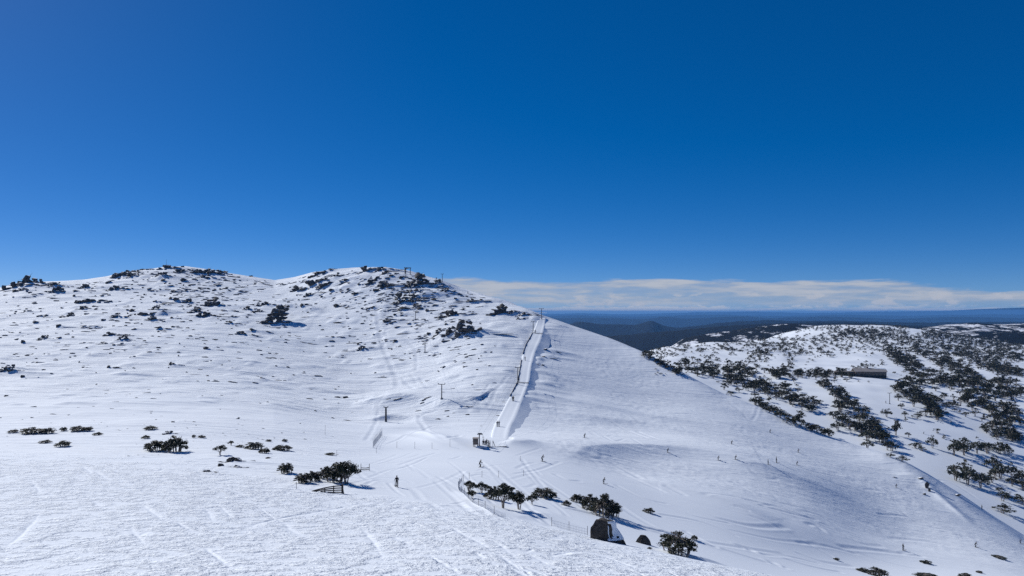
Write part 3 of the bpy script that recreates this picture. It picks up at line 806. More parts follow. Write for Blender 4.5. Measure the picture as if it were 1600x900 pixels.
root = thing('boulder', 'small rounded dark boulder just right of the large flat-topped one', 'boulder', (p.x, p.y + 0.4, ground_z(p.x, p.y + 0.4)))
link('rock', mesh_from('boulder_rock', vs_, fs, [M_ROCK_BARE]), root)

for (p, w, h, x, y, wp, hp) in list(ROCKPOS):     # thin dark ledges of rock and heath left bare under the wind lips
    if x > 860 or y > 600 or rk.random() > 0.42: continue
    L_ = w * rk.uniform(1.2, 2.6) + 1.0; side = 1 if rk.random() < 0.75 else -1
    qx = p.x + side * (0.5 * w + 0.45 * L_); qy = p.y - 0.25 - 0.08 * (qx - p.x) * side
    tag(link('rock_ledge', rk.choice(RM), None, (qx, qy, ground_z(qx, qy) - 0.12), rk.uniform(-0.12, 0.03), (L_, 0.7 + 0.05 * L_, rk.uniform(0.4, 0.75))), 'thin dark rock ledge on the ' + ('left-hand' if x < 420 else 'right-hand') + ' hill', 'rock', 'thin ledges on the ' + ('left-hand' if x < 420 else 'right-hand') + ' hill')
# the countless little stones and slivers of bare heath between the rocks: one mass
gv, gf = [], []
def sliver(x, y, wl, hl):
    p = cast(x, y, 120)
    if p is None: return
    k = p.y / F; m_ = rk.choice(RM); b0 = len(gv); a = rk.uniform(-0.12, 0.04)
    for v in m_.vertices:
        vx, vy = v.co.x * wl * k, v.co.y * max(wl * 0.35, 1.2) * k * 0.6
        gv.append((p.x + vx, p.y + vy + vx * a, p.z - 0.1 + ground_z(p.x + vx, p.y + vy) - p.z + v.co.z * hl * k))
    for pl in m_.polygons: gf.append(tuple(b0 + i for i in pl.vertices))
for _ in range(150):       # crumbs of scrub round the left bushes
    x = rk.gauss(260, 150); sliver(x, rk.uniform(655, 715), rk.uniform(2.5, 8), rk.uniform(0.8, 1.8))
for _ in range(1150):
    c = rk.random()
    if c < 0.45: x = rk.uniform(0, 760); y = np.interp(x, cyx, cyy) + 4 + 120 * rk.random() ** 1.5
    elif c < 0.70: x = rk.gauss(630, 55); y = rk.gauss(470, 28)
    elif c < 0.85: x = rk.gauss(330, 60); y = rk.gauss(452, 22)
    else: x = rk.uniform(0, 820); y = rk.uniform(520, 660)
    if y < np.interp(x, cyx, cyy) + 3 or x > 810: continue
    sliver(x, y, rk.uniform(3, 9) * rk.choice([1, 1, 1.8, 2.4]), rk.uniform(1.1, 2.8))
o = link('scattered_stones', mesh_from('scattered_stones', gv, gf, [M_ROCK])); o['kind'] = 'stuff'
for (x, y, w_, h_, lab) in [(1439,748,12,5,'dark rock under the wind lip on the right-hand slope'),(1449,762,9,10,'steep dark rock at the end of the right-hand wind lip'),(1453,768,6,8,'narrow dark rock just below the steep one on the right-hand slope'),(1398,746,8,3,'flat dark stone left of the right-hand wind lip'),(1445,773,8,4,'flat dark stone below the wind lip on the right-hand slope'),(1497,775,14,5,'flat dark rock on the slope edge right of the wind lip'),(1136,617,14,4,'dark flat rock on the edge of the slope above the valley')]:
    p = cast(x, y, 150) or cast(x, y + 3, 150)
    k = p.y / F
    tag(link('rock', rk.choice(RM), None, (p.x, p.y, p.z - 0.1), 0.2, (w_ * k * 1.1, w_ * k * 0.7, h_ * k * 1.1)), lab, 'rock')
# ------------------------------------------------------------------ snow gums and bushes
def tube(vs, fs, pts, rads, seg=5):
    b0 = len(vs)
    for i, (p_, r_) in enumerate(zip(pts, rads)):
        a = Vector(pts[min(i + 1, len(pts) - 1)]) - Vector(pts[max(i - 1, 0)])
        q = a.to_track_quat('Z', 'Y')
        for s in range(seg):
            t = 2 * math.pi * s / seg
            vs.append(tuple(Vector(p_) + q @ Vector((math.cos(t) * r_, math.sin(t) * r_, 0))))
    for i in range(len(pts) - 1):
        for s in range(seg):
            a = b0 + i * seg + s; b = b0 + i * seg + (s + 1) % seg
            fs.append((a, b, b + seg, a + seg))
def gum(seed, nclump, nleaf, leaf, spread=0.5, low=0.32, nstem=4, seg=5, name='gum', fill=0.62, rmin=0.10, rmax=0.19, base_r=0.04):
    """unit snow gum: height 1, crown about 1 wide; returns trunk mesh and crown mesh"""
    r = random.Random(seed)
    tv, tf, cv, cf = [], [], [], []
    stems = []
    for s in range(nstem):
        a = 2 * math.pi * (s + r.uniform(-.3, .3)) / nstem
        reach = r.uniform(0.4, 1.0) * spread * 0.6
        bq = base_r * r.uniform(0.4, 1.0); bx, by = bq * math.cos(a), bq * math.sin(a)
        top = r.uniform(0.62, 0.88)
        pts = [(bx, by, -0.08), (bx + reach * 0.25 * math.cos(a), by + reach * 0.25 * math.sin(a), top * 0.35), (reach * 0.7 * math.cos(a + .2), reach * 0.7 * math.sin(a + .2), top * 0.72), (reach * math.cos(a), reach * math.sin(a), top)]
        tube(tv, tf, pts, [0.030, 0.024, 0.016, 0.006], seg)
        stems.append(pts)
    for c in range(nclump):
        st = stems[c % nstem]
        a = r.uniform(0, 2 * math.pi); rad = spread * math.sqrt(r.random())
        cx, cy = rad * math.cos(a), rad * math.sin(a)
        dome = (1.0 - 0.55 * (rad / spread) ** 2) * (0.92 + 0.12 * math.sin(2 * a + seed) + 0.08 * math.sin(5 * a + 2.1 * seed))
        dome = min(dome, 1.05)
        cz = low + (0.93 - low) * dome * r.uniform(fill, 1.0)
        src = min((q for q in st[1:3]), key=lambda q: (q[0] - cx) ** 2 + (q[1] - cy) ** 2)
        tube(tv, tf, [src, ((src[0] + cx) / 2 + r.uniform(-.03, .03), (src[1] + cy) / 2, (src[2] + cz) / 2 - 0.02), (cx, cy, cz)], [0.013, 0.010, 0.004], 3 if seg < 5 else 4)
        rx = r.uniform(rmin, rmax); rz = rx * r.uniform(0.5, 0.8)
        for l in range(nleaf):
            d = Vector((r.gauss(0, 1), r.gauss(0, 1), r.gauss(0, 1))).normalized() * (r.random() ** 0.4)
            q = Vector((cx + d.x * rx, cy + d.y * rx, cz + d.z * rz))
            n_ = Vector((r.gauss(0, 1), r.gauss(0, 1), r.gauss(0, 1))).normalized()
            t_ = n_.orthogonal().normalized(); b_ = n_.cross(t_)
            ang = r.uniform(0, 6.28); t_, b_ = t_ * math.cos(ang) + b_ * math.sin(ang), b_ * math.cos(ang) - t_ * math.sin(ang)
            s1 = leaf * r.uniform(0.7, 1.3); s2 = s1 * r.uniform(0.4, 0.7)
            b0 = len(cv)
            cv += [tuple(q - t_ * s1), tuple(q + b_ * s2), tuple(q + t_ * s1), tuple(q - b_ * s2)]
            cf.append((b0, b0 + 1, b0 + 2, b0 + 3))
    return mesh_from(name + '_trunk', tv, tf, [M_BARK], True), mesh_from(name + '_crown', cv, cf, [M_LEAF])
NEAR_GUM = [gum(300 + i, 24 + 2 * i, 70, 0.036, 0.48, 0.34, 3 + i % 3, fill=0.7, rmin=0.11, rmax=0.2) for i in range(5)]
NEAR_BUSH = [gum(330 + i, 62, 44, 0.034, 0.47, 0.06, 14, fill=0.38, rmin=0.07, rmax=0.15, base_r=0.36) for i in range(6)]
FAR_GUM = [gum(360 + i, 15, 22, 0.060, 0.46, 0.18, 3, 3, fill=0.5, rmin=0.13, rmax=0.22) for i in range(7)]
TINY_GUM = [gum(390 + i, 7, 9, 0.11, 0.44, 0.12, 2, 3, fill=0.4, rmin=0.14, rmax=0.22) for i in range(3)]
MID_GUM = [gum(420 + i, 10, 14, 0.075, 0.47, 0.16, 3, 3, fill=0.5, rmin=0.11, rmax=0.2) for i in range(4)]
tr = random.Random(77)
def plant(px, py, wpx, hpx, kinds, label, group=None, name='snow_gum_tree', cat='tree', dmin=90, sink=0.0, nearest=None):
    p = cast(px, py, dmin)
    if p is None: return None
    k = p.y / F
    tm, cm = tr.choice(kinds)
    z = ground_z(p.x, p.y)
    root = thing(name, label, cat, (p.x, p.y, z - 0.04 * hpx * k), tr.uniform(0, 6.28), (wpx * k, wpx * k, hpx * k * 1.02), group)
    link('trunk', tm, root); link('crown', cm, root)
    return root
T, B, G_ = 'snow_gum_tree', 'snow_gum_bush', None
near_list = [  # x, base y, width, height, tree?, label
 (20,676,16,6,0,'tiny dark bush at the far left end of the scrub row'), (50,677,36,11,0,'wide low dark bush in the scrub row at the left edge'), (76,677,22,10,0,'low dark bush with a bare leaning twig in the left scrub row'),
 (99,673,12,7,0,'small round bush in the middle of the left scrub row'), (122,673,26,9,0,'low wide bush toward the right end of the left scrub row'), (138,673,14,8,0,'round bush at the right end of the left scrub row'),
 (152,680,16,5,0,'low flat bush below the right end of the left scrub row'), (70,692,20,5,0,'flat dark bush lying below the left scrub row'), (99,697,24,10,0,'dark mounded bush below the left scrub row, lowest of them'),
 (235,671,20,7,0,'small sparse bush up the slope from the big ragged bush'), (228,685,14,6,0,'small dark bush touching the top left of the big ragged bush'),
 (243,704,36,20,0,'left half of the big ragged bush on the lower left snow'), (273,706,38,30,0,'right half of the big ragged bush on the lower left snow'),
 (303,684,7,6,0,'tiny bush right of the big ragged bush'), (315,684,12,5,0,'small low bush right of the big ragged bush'),
 (344,711,18,17,1,'small snow gum with a clear trunk and round crown on the left snow'), (361,696,9,8,1,'tiny bent snow gum with a thin stem left of the paired bushes'),
 (375,699,14,5,0,'flat bush left of the paired dark bushes'), (398,702,30,13,0,'larger left one of the paired dark bushes on the left snow'), (413,708,18,10,0,'small bush tucked under the larger paired bush'), (441,704,30,11,0,'long low right one of the paired dark bushes'),
 (420,690,10,4,0,'small bush uphill of the paired bushes'), (445,690,9,5,0,'small sparse bush uphill and right of the paired bushes'),
 (446,739,26,19,0,'round dense bush alone left of the wooden fence'), (515,711,17,4,0,'flat strip of heath above the big clump by the fence'),
 (474,754,30,18,0,'leftmost low bush of the big clump above the wooden fence'), (492,752,26,20,0,'second bush of the big clump above the wooden fence'), (508,748,24,22,0,'middle bush of the big clump above the wooden fence'),
 (525,754,36,34,0,'tall dark snow gum left of centre in the big clump by the fence'), (541,756,38,38,1,'tallest dark snow gum of the big clump, beside the fence end'),
 (733,768,24,17,1,'leftmost snow gum of the middle clump below the lift'), (753,770,22,17,1,'second snow gum from the left in the middle clump below the lift'), (738,779,16,14,1,'small low snow gum in front of the middle clump'),
 (770,780,28,24,0,'dark bushy snow gum in the centre of the middle clump'), (786,794,32,38,1,'tall snow gum with a bare trunk at the front of the middle clump'), (788,768,20,14,1,'snow gum behind the middle clump on its right'), (800,770,12,10,1,'small snow gum at the back right of the middle clump'),
 (811,796,32,30,1,'open-branched snow gum with a side limb right of the middle clump'), (832,788,16,16,1,'small snow gum crown right of the open-branched one'),
 (850,777,38,18,0,'wide round bush between the middle clump and the big dark clump'), (866,777,10,7,0,'little sparse bush right of the wide round bush'), (885,790,16,9,0,'little sparse bush left of the big dark clump behind the boulder'),
 (903,784,24,15,0,'low left end of the big dark clump behind the boulder'), (921,795,32,25,0,'middle snow gum of the big dark clump behind the boulder'), (942,806,48,38,0,'tall right snow gum of the big dark clump behind the boulder'), (958,806,26,28,0,'rightmost snow gum of the big dark clump behind the boulder'),
 (1013,801,20,8,0,'flat patch of scrub on the snow right of the big dark clump'), (1058,862,58,36,0,'wide many-stemmed bush right of the small boulder'), (1085,843,12,8,0,'tiny bush behind the wide many-stemmed bush'),
 (1348,893,20,6,0,'flat dark scrub at the bottom edge, left of the low bush'), (1372,900,34,13,0,'low dark bush cut by the bottom edge toward the right'), (1447,903,34,8,0,'low dark bush cut by the bottom edge, further right'), (1508,903,20,9,0,'small dark bush at the bottom edge near the right corner'),
 (1447,880,18,5,0,'flat scrub patch on the run-out above the bottom edge bushes'), (1560,872,22,4,0,'thin flat scrub patch near the right edge of the run-out'), (1530,895,10,4,0,'tiny scrub patch near the bottom right corner'), (1307,875,10,4,0,'tiny dark scrub on the edge of the foreground snow'), (1015,858,8,4,0,'little twig at the foot of the small boulder'),
]
for (x, y, w, h, t, lab) in near_list:
    plant(x, y, w, h, NEAR_GUM if t else NEAR_BUSH, lab, None, T if t else B, 'tree' if t else 'bush')
NT = 0
valley = [(1385,651,14,14,'rounded snow gum alone on the valley snow below the lodge'),(1408,638,9,9,'small snow gum right of the valley lift pylon'),(1414,651,9,9,'small snow gum with a long shadow in mid valley'),(1433,654,14,9,'low flat-topped snow gum in mid valley'),(1465,655,20,17,'broad snow gum with a long shadow in mid valley'),
 (1400,680,16,23,'tall snow gum with a bare trunk at the end of the slope-edge clump'),(1431,700,17,10,'low spreading snow gum in the open above the slope edge'),(1441,705,11,8,'small snow gum right beside the low spreading one'),(1457,700,15,19,'lone snow gum with a clear trunk in the open valley'),
 (1491,712,18,24,'first snow gum of the long row on the valley floor'),(1506,711,24,24,'dense second snow gum of the long row on the valley floor'),(1527,709,18,22,'third snow gum of the long row on the valley floor'),(1543,709,22,20,'fourth snow gum of the long row on the valley floor'),(1562,709,15,16,'fifth snow gum of the long row on the valley floor'),(1576,711,13,16,'last snow gum of the long row on the valley floor'),
 (1493,751,22,22,'left snow gum of the big rounded clump at right'),(1512,757,28,28,'middle snow gum of the big rounded clump at right'),(1532,762,24,24,'right snow gum of the big rounded clump at right'),(1552,736,22,24,'snow gum at the left of the clump near the right edge'),(1563,748,24,24,'snow gum in the middle of the clump near the right edge'),(1580,748,20,24,'tall snow gum of the clump near the right edge'),(1594,755,20,20,'snow gum cut by the right edge above the last bush'),
 (1562,768,12,8,'tiny bush under the clump near the right edge'),(1567,783,22,15,'flat snow gum low on the valley side near the right edge'),(1567,802,28,14,'dark bush lowest of all near the right edge'),(1597,788,20,16,'snow gum cut by the right edge, lowest one'),(1410,721,17,9,'round bush right on the slope edge'),(1391,714,12,7,'small bush on the slope edge left of the round one')]
for (x, y, w, h, lab) in valley:
    plant(x, y, w * 1.15, h * 1.1, FAR_GUM, lab, None, T, 'tree', 290); NT += 1
clumps = [ # line x0,y0,x1,y1, spread y, count, size px, label, group
 (1300,655,1395,700,9,16,19,'snow gum in the dense clump along the slope edge','slope-edge clump'),
 (1300,618,1365,662,9,13,17,'snow gum in the slanting belt above the slope-edge clump','slanting belt'),
 (1395,605,1460,640,9,18,15,'snow gum in the thick stand below and right of the lodge','stand below the lodge'),
 (1505,625,1580,655,12,18,16,'snow gum in the thick stand at the right above the long row','right-hand stand'),
 (1535,678,1585,690,4,6,15,'snow gum in the short dark row under the right-hand stand','short dark row'),
 (1175,630,1300,690,5,20,13,'snow gum in the narrow belt hugging the near slope edge','slope-edge belt'),
 (1190,606,1265,640,9,15,13,'snow gum in the patch just above the narrow slope-edge belt','patch above the belt'),
 (1062,578,1125,592,8,18,12,'snow gum in the dark wood at the left tip of the valley','wood at the valley tip'),
 (1130,600,1185,612,9,15,12,'snow gum in the round wood left of the valley centre','round wood'),
 (1130,582,1178,588,4,12,12,'snow gum in the dark line above the round wood','dark line'),
 (1205,590,1240,592,4,10,12,'snow gum in the short dark line in mid valley','short dark line'),
 (1245,588,1330,592,4,20,11,'snow gum in the dark line leading to the lodge','line to the lodge'),
 (1420,598,1600,616,9,34,13,'snow gum in the long dark belt right of the lodge','long belt'),
]
for (x0, y0, x1, y1, sp, cnt, sz, lab, grp) in clumps:
    for i in range(cnt):
        t = (i + tr.uniform(-0.6, 1.6)) / cnt
        s = 1.15 * sz * tr.uniform(0.7, 1.15)
        if plant(x0 + (x1 - x0) * t, y0 + (y1 - y0) * t + tr.gauss(0, 0.75 * sp), s * tr.uniform(0.85, 1.4), s * tr.uniform(0.75, 1.05), FAR_GUM, lab, grp, T, 'tree', 330): NT += 1
# the countless trees beyond: one mass
sv, sf, smi = [], [], []
tiny, mid = [], []
for qi, (tm, cm) in enumerate(TINY_GUM + MID_GUM):
    vs_, fs_, mi = [], [], []
    for q, m_ in ((1, tm), (0, cm)):
        b0 = len(vs_); vs_ += [v.co.copy() for v in m_.vertices]
        for pl in m_.polygons: fs_.append(tuple(b0 + i for i in pl.vertices)); mi.append(q)
    (tiny if qi < len(TINY_GUM) else mid).append((vs_, fs_, mi))
def sow(px, py, s):
    p = cast(px, py, 380)
    if p is None or p.y > 2400: return
    k = p.y / F; z = ground_z(p.x, p.y); a = tr.uniform(0, 6.28); ca_, sa_ = math.cos(a), math.sin(a)
    vs_, fs_, mi = tr.choice(mid if s >= 8 else tiny); b0 = len(sv); w = s * k * tr.uniform(0.9, 1.4); h = s * k * tr.uniform(0.7, 1.0)
    for v in vs_: sv.append((p.x + (v.x * ca_ - v.y * sa_) * w, p.y + (v.x * sa_ + v.y * ca_) * w, z + v.z * h))
    for f in fs_: sf.append(tuple(b0 + i for i in f))
    smi.extend(mi)
far_cl = [(1005,552,1065,585,6,60,7),(1020,552,1060,556,3,24,4),(1065,545,1100,550,3,14,5),(1100,560,1125,562,6,16,5),(1125,545,1160,550,4,22,5),(1165,560,1200,556,8,40,6),(1175,540,1300,532,8,150,5),(1180,550,1300,552,8,70,6),
 (1300,530,1440,535,9,190,5),(1300,545,1400,548,7,60,5),(1330,520,1380,522,4,70,4),(1310,524,1330,520,3,40,4),(1440,520,1600,545,8,240,5),(1385,555,1440,575,9,110,7),(1430,545,1530,595,8,170,8),(1470,545,1600,585,9,200,7),(1500,540,1600,560,8,120,6),(1540,575,1600,590,5,50,8),
 (1250,512,1330,508,3,70,3),(1350,505,1420,512,3,60,3),(1180,528,1250,510,4,90,3.5),(1420,620,1500,640,8,24,9),(1280,600,1300,612,5,12,10),(1230,565,1240,565,6,12,6),(1330,575,1380,572,3,20,6),(1300,630,1390,690,12,22,14),(1395,600,1470,645,12,28,13),(1500,620,1600,655,14,36,13),(1420,590,1600,612,9,110,11),(1180,632,1300,688,6,22,11),(1060,572,1330,590,6,80,9),(1130,590,1200,612,8,36,11),(1180,600,1280,640,9,34,12),(1545,665,1600,690,8,22,14),(1490,700,1580,706,4,12,15),(1490,740,1600,760,9,16,16),(1380,545,1440,580,10,60,8),(1293,520,1421,518,7,330,3.6),(1340,526,1450,532,6,140,4),(1440,516,1600,535,10,420,4),(1450,540,1600,560,8,160,5),(1180,522,1260,508,6,190,3.2),(1010,552,1180,540,5,70,4.5),(1030,545,1180,536,3,60,3.5),(1230,516,1300,512,5,60,3.2)]
for (x0, y0, x1, y1, sp, cnt, sz) in far_cl:
    for i in range(cnt):
        t = tr.random()
        sow(x0 + (x1 - x0) * t, y0 + (y1 - y0) * t + tr.gauss(0, sp * 0.7), 1.15 * sz * tr.uniform(0.6, 1.2))
for _ in range(160):
    x = tr.uniform(1020, 1600); sow(x, tr.uniform(535, 600), tr.uniform(2, 5))
for _ in range(26):
    x = tr.uniform(1200, 1600); sow(x, tr.uniform(600, 700), tr.uniform(5, 11))
o = link('distant_snow_gums', mesh_from('distant_snow_gums', sv, sf, [M_LEAF, M_BARK], False, smi)); o['kind'] = 'stuff'
# ------------------------------------------------------------------ lifts, fences, lodge
M_STEEL = plain('dark_steel', (0.055, 0.058, 0.065), 0.5, 0.6, 0.2)
M_GALV = plain('galvanised_steel', (0.16, 0.17, 0.18), 0.5, 0.5, 0.2)
M_WOOD = plain('weathered_wood', (0.075, 0.060, 0.048), 0.85, 0, 0.4, 6.0)
M_NET = plain('fence_net', (0.36, 0.39, 0.45), 0.8, 0, 0.2)
M_BAMBOO = plain('marker_pole', (0.10, 0.09, 0.10), 0.7, 0, 0.2)
M_ROOF = plain('grey_roof', (0.34, 0.31, 0.29), 0.8, 0, 0.25, 0.4)
M_WALL = plain('timber_wall', (0.16, 0.13, 0.11), 0.85, 0, 0.3, 0.8)
M_GLASS = plain('dark_window', (0.02, 0.025, 0.03), 0.15, 0, 0.1, 1, 0.6)
def box(vs, fs, c, s, rz=0.0):
    b0 = len(vs); ca_, sa_ = math.cos(rz), math.sin(rz)
    for z in (-1, 1):
        for x, y in ((-1, -1), (1, -1), (1, 1), (-1, 1)):
            px_, py_ = x * s[0] / 2, y * s[1] / 2
            vs.append((c[0] + px_ * ca_ - py_ * sa_, c[1] + px_ * sa_ + py_ * ca_, c[2] + z * s[2] / 2))
    fs += [(b0+3, b0+2, b0+1, b0), (b0+4, b0+5, b0+6, b0+7), (b0, b0+1, b0+5, b0+4), (b0+1, b0+2, b0+6, b0+5), (b0+2, b0+3, b0+7, b0+6), (b0+3, b0, b0+4, b0+7)]
def solid(name, mat, parent, builder, smooth_=False):
    vs_, fs_ = [], []
    builder(vs_, fs_)
    return link(name, mesh_from(name, vs_, fs_, [mat], smooth_), parent)
def at(px, py, dmin=90):
    p = cast(px, py, dmin)
    if p is None: p = cast(px, float(np.interp(px, cyx, cyy)) + 1.2, dmin)
    return Vector((p.x, p.y, ground_z(p.x, p.y)))
tops = {}
def tower(px, py, hpx, label, arm=2.4, key=None, rz=0.0, fat=0.16):
    p = at(px, py); h = hpx * p.y / F
    root = thing('lift_tower', label, 'lift tower', p, rz)
    solid('pole', M_STEEL, root, lambda v, f: tube(v, f, [(0, 0, -0.8), (0, 0, h)], [fat * 1.15, fat * 0.85], 8))
    a = solid('crossarm', M_STEEL, root, lambda v, f: box(v, f, (0, 0, h - 0.1), (arm, 0.22, 0.22)))
    for sx in (-1, 1):
        solid('sheave', M_STEEL, a, lambda v, f: tube(v, f, [(sx * arm / 2, -0.45, h + 0.12), (sx * arm / 2, -0.42, h + 0.12), (sx * arm / 2, 0.42, h + 0.12), (sx * arm / 2, 0.45, h + 0.12)], [0.02, 0.16, 0.16, 0.02], 6))
    solid('ladder', M_GALV, root, lambda v, f: [box(v, f, (0.22, -0.02, h * 0.5), (0.05, 0.05, h))] + [box(v, f, (0.2, -0.08, z_ * 0.5), (0.3, 0.03, 0.03)) for z_ in range(1, int(h * 2))])
    solid('footing', M_GALV, root, lambda v, f: box(v, f, (0, 0, 0.05), (0.8, 0.8, 0.5)))
    if key: tops[key] = (p + Vector((-arm / 2, 0, h)), p + Vector((arm / 2, 0, h)))
    return root
tower(846, 499, 17, 'top lift tower standing on the ridge above the lift track against the far hills', 2.6, 'a4')
tower(833, 518, 16, 'lift tower on the left edge of the track just below the ridge top', 2.0, 'a3')
tower(809, 602, 28, 'tall thin lift tower at the bend halfway down the lift track', 2.2, 'a2')
tower(690, 623, 23, 'lone lift tower on the open slope left of the lift track', 2.6, 'b1')
tower(664, 551, 17, 'lift tower above the lone one, below the rock ledges', 2.2, 'b2')
tower(649, 500, 14, 'small lift tower among the rocks below the right-hand summit', 2.0, 'b3')
tower(691, 440, 12, 'lift tower on the skyline right of the summit hut', 1.8)
tower(634, 433, 15, 'lift tower just in front of the summit gantry', 1.8, 'b4')
tower(1390, 631, 17, 'lift pylon on the open valley snow below the lodge', 3.2, None, 0.4)
tower(1576, 681, 14, 'lift pylon in the valley near the right edge', 3.2, None, 0.4)
tower(603, 659, 23, 'dark stubby lift tower by the snow bank left of the lift base', 1.4, None, 0.2, 0.34)
# gantry on the summit: two posts and a deck
p = at(637, 428); k = p.y / F
root = thing('lift_gantry', 'steel gantry of two posts and a beam on the right-hand summit skyline', 'lift gantry', p)
for sx, hh in ((-4, 9), (4, 9)):
    solid('post', M_STEEL, root, lambda v, f: box(v, f, (sx * k, 0, hh * k / 2 - 0.5), (0.5 if sx > 0 else 0.8, 0.5, hh * k + 1)))
solid('beam', M_STEEL, root, lambda v, f: box(v, f, (0, 0, 9 * k + 0.2), (11 * k, 0.7, 0.5)))
solid('bullwheel', M_STEEL, root, lambda v, f: tube(v, f, [(-1.5 * k, 0, 8.0 * k), (-1.5 * k, 0, 8.1 * k), (-1.5 * k, 0, 8.6 * k), (-1.5 * k, 0, 8.7 * k)], [0.1, 1.4, 1.4, 0.1], 12))
p = at(653, 431); k = p.y / F
root = thing('hut', 'little dark lift hut on the rocks right of the summit gantry', 'hut', p)
solid('wall', M_WALL, root, lambda v, f: box(v, f, (0, 0, 2.0 * k), (4 * k, 3 * k, 5.5 * k)))
solid('roof', M_ROOF, root, lambda v, f: box(v, f, (0, 0, 5.1 * k), (5 * k, 3.8 * k, 0.6 * k)))
solid('window', M_GLASS, root, lambda v, f: box(v, f, (0, -1.52 * k, 3.0 * k), (1.8 * k, 0.06, 1.4 * k)))
p = at(260, 417); k = p.y / F
root = thing('mast', 'thin mast on the rock pile of the left-hand summit', 'mast', p)
solid('pole', M_STEEL, root, lambda v, f: tube(v, f, [(0, 0, -0.5), (0, 0, 12 * k)], [0.14, 0.07], 6))
solid('stay', M_STEEL, root, lambda v, f: tube(v, f, [(0.9, 0, 0), (0, 0, 5 * k)], [0.03, 0.03], 4))
p = at(682, 437); k = p.y / F
root = thing('sign_board', 'small dark board on a post on the skyline left of the skyline lift tower', 'sign', p)
solid('post', M_WOOD, root, lambda v, f: box(v, f, (0, 0, 1.0 * k), (0.15, 0.15, 3 * k)))
solid('panel', M_STEEL, root, lambda v, f: box(v, f, (0, -0.1, 2.4 * k), (2.0 * k, 0.06, 1.6 * k)))

# ---- lift track: a banked-up snow ramp in three stretches
track_px = [(778,698,12),(785,668,13),(799,640,12),(813,609,9.5),(818,597,9),(821,577,8.5),(826,556,9),(833,538,9.5),(840,521,8),(845,506,6.5),(847,498,5)]
cl = []
for (x, y, hw) in track_px:
    p = at(x, y, 150); cl.append((p.x, p.y, hw * p.y / F))
cs = spline(cl, 8)
def track_lift(t): return 0.05 + 0.18 * min(1, t * 12) + 0.18 * math.sin(math.pi * min(1.0, t)) ** 0.6
vs_, fs_ = [], []
zs = [0.5 * ground_z(x - hw, y) + 0.5 * ground_z(x, y) for (x, y, hw) in cs]
kz = np.convolve(np.pad(zs, 3, 'edge'), np.ones(7) / 7, 'valid')
prof = [(-1.35, -1.6), (-1.04, 0.28), (-0.96, 0.62), (-0.72, 0.52), (-0.3, 0.42), (0.05, 0.50), (0.30, 0.36), (0.62, 0.46), (0.94, 0.66), (1.10, 0.30), (1.9, -0.7), (2.6, -1.6)]
for q, (x, y, hw) in enumerate(cs):
    t = q / (len(cs) - 1); lift = track_lift(t)
    for (a, b) in prof:
        jit = 0.10 * perlin(np.array([x * 0.35 + a * 9]), np.array([y * 0.35]), 5)[0]
        vs_.append((x + a * hw * (1 + jit * 0.6), y, kz[q] + (lift * (b / 0.5) if b > 0 else b) + jit * 0.6))
npf = len(prof)
for q in range(len(cs) - 1):
    for i in range(npf - 1):
        a = q * npf + i; fs_.append((a, a + 1, a + npf + 1, a + npf))
o = link('lift_track', mesh_from('lift_track', vs_, fs_, [M_SNOW2], True)); o['kind'] = 'structure'
def track_edge(t, side):
    q = t * (len(cs) - 1); i = int(min(q, len(cs) - 2)); f = q - i
    x, y, hw = [cs[i][c] * (1 - f) + cs[i + 1][c] * f for c in range(3)]
    return x + side * hw * 1.03, y, kz[i] * (1 - f) + kz[i + 1] * f + track_lift(t)
for (t0, t1, lab) in [(0.255, 0.375, 'dark timber edging on the left side of the lowest stretch of the lift track'), (0.40, 0.56, 'dark timber edging on the left of the middle stretch of the lift track'), (0.60, 0.80, 'dark timber edging on the left side of the upper lift track')]:
    n_ = 9
    pts = [Vector(track_edge(t0 + (t1 - t0) * i / n_, -1)) for i in range(n_ + 1)]
    root = thing('track_edging', lab, 'fence', pts[0])
    for i in range(n_):
        a, b = pts[i] - pts[0], pts[i + 1] - pts[0]; m_ = (a + b) / 2; L_ = (b - a).length
        o = solid('plank', M_WOOD, root, lambda v, f: box(v, f, (0, -0.05, 0.05), (L_ * 0.97, 0.12, 0.6 if i % 3 else 0.8)))
        o.location = m_; o.rotation_euler = (0, -math.asin((b - a).normalized().z), math.atan2(b.y - a.y, b.x - a.x))
for (t, lab) in [(0.375, 'dark rope and board strip crossing the lift track at the bend'), (0.80, 'dark board strip crossing the lift track near its top')]:
    a, b = Vector(track_edge(t, -1)), Vector(track_edge(t - 0.012, 1)); a.z += 0.35; b.z += 0.3
    root = thing('cross_strip', lab, 'barrier', a)
    solid('board', M_WOOD, root, lambda v, f: tube(v, f, [(0, 0, 0), tuple((b - a) / 2 + Vector((0, 0, -0.15))), tuple(b - a)], [0.14, 0.12, 0.14], 5))
    solid('stake', M_WOOD, root, lambda v, f: box(v, f, tuple(b - a + Vector((0, 0, -0.4))), (0.12, 0.12, 1.5)))

# ---- base station
p = at(750, 699, 150); k = p.y / F
root = thing('lift_station', 'dark lift base station with drive tower and platform at the foot of the track', 'lift station', p)
solid('tower', M_STEEL, root, lambda v, f: box(v, f, (-1 * k, 0, 10 * k), (1.5 * k, 0.3, 20 * k)))
arm_ = solid('crossarm', M_STEEL, root, lambda v, f: box(v, f, (0, 0, 20.5 * k), (9 * k, 0.35, 1.0 * k)))
solid('bullwheel', M_STEEL, arm_, lambda v, f: tube(v, f, [(0, 0, 21.2 * k), (0, 0, 21.3 * k), (0, 0, 22.1 * k), (0, 0, 22.2 * k)], [0.05, 0.55, 0.55, 0.05], 10))
hs = solid('drive_house', M_WALL, root, lambda v, f: box(v, f, (-7 * k, 0.6, 9 * k), (8 * k, 1.4, 9.5 * k)))
solid('window', M_GLASS, hs, lambda v, f: box(v, f, (-7 * k, -0.13, 10.5 * k), (4 * k, 0.06, 3.0 * k)))
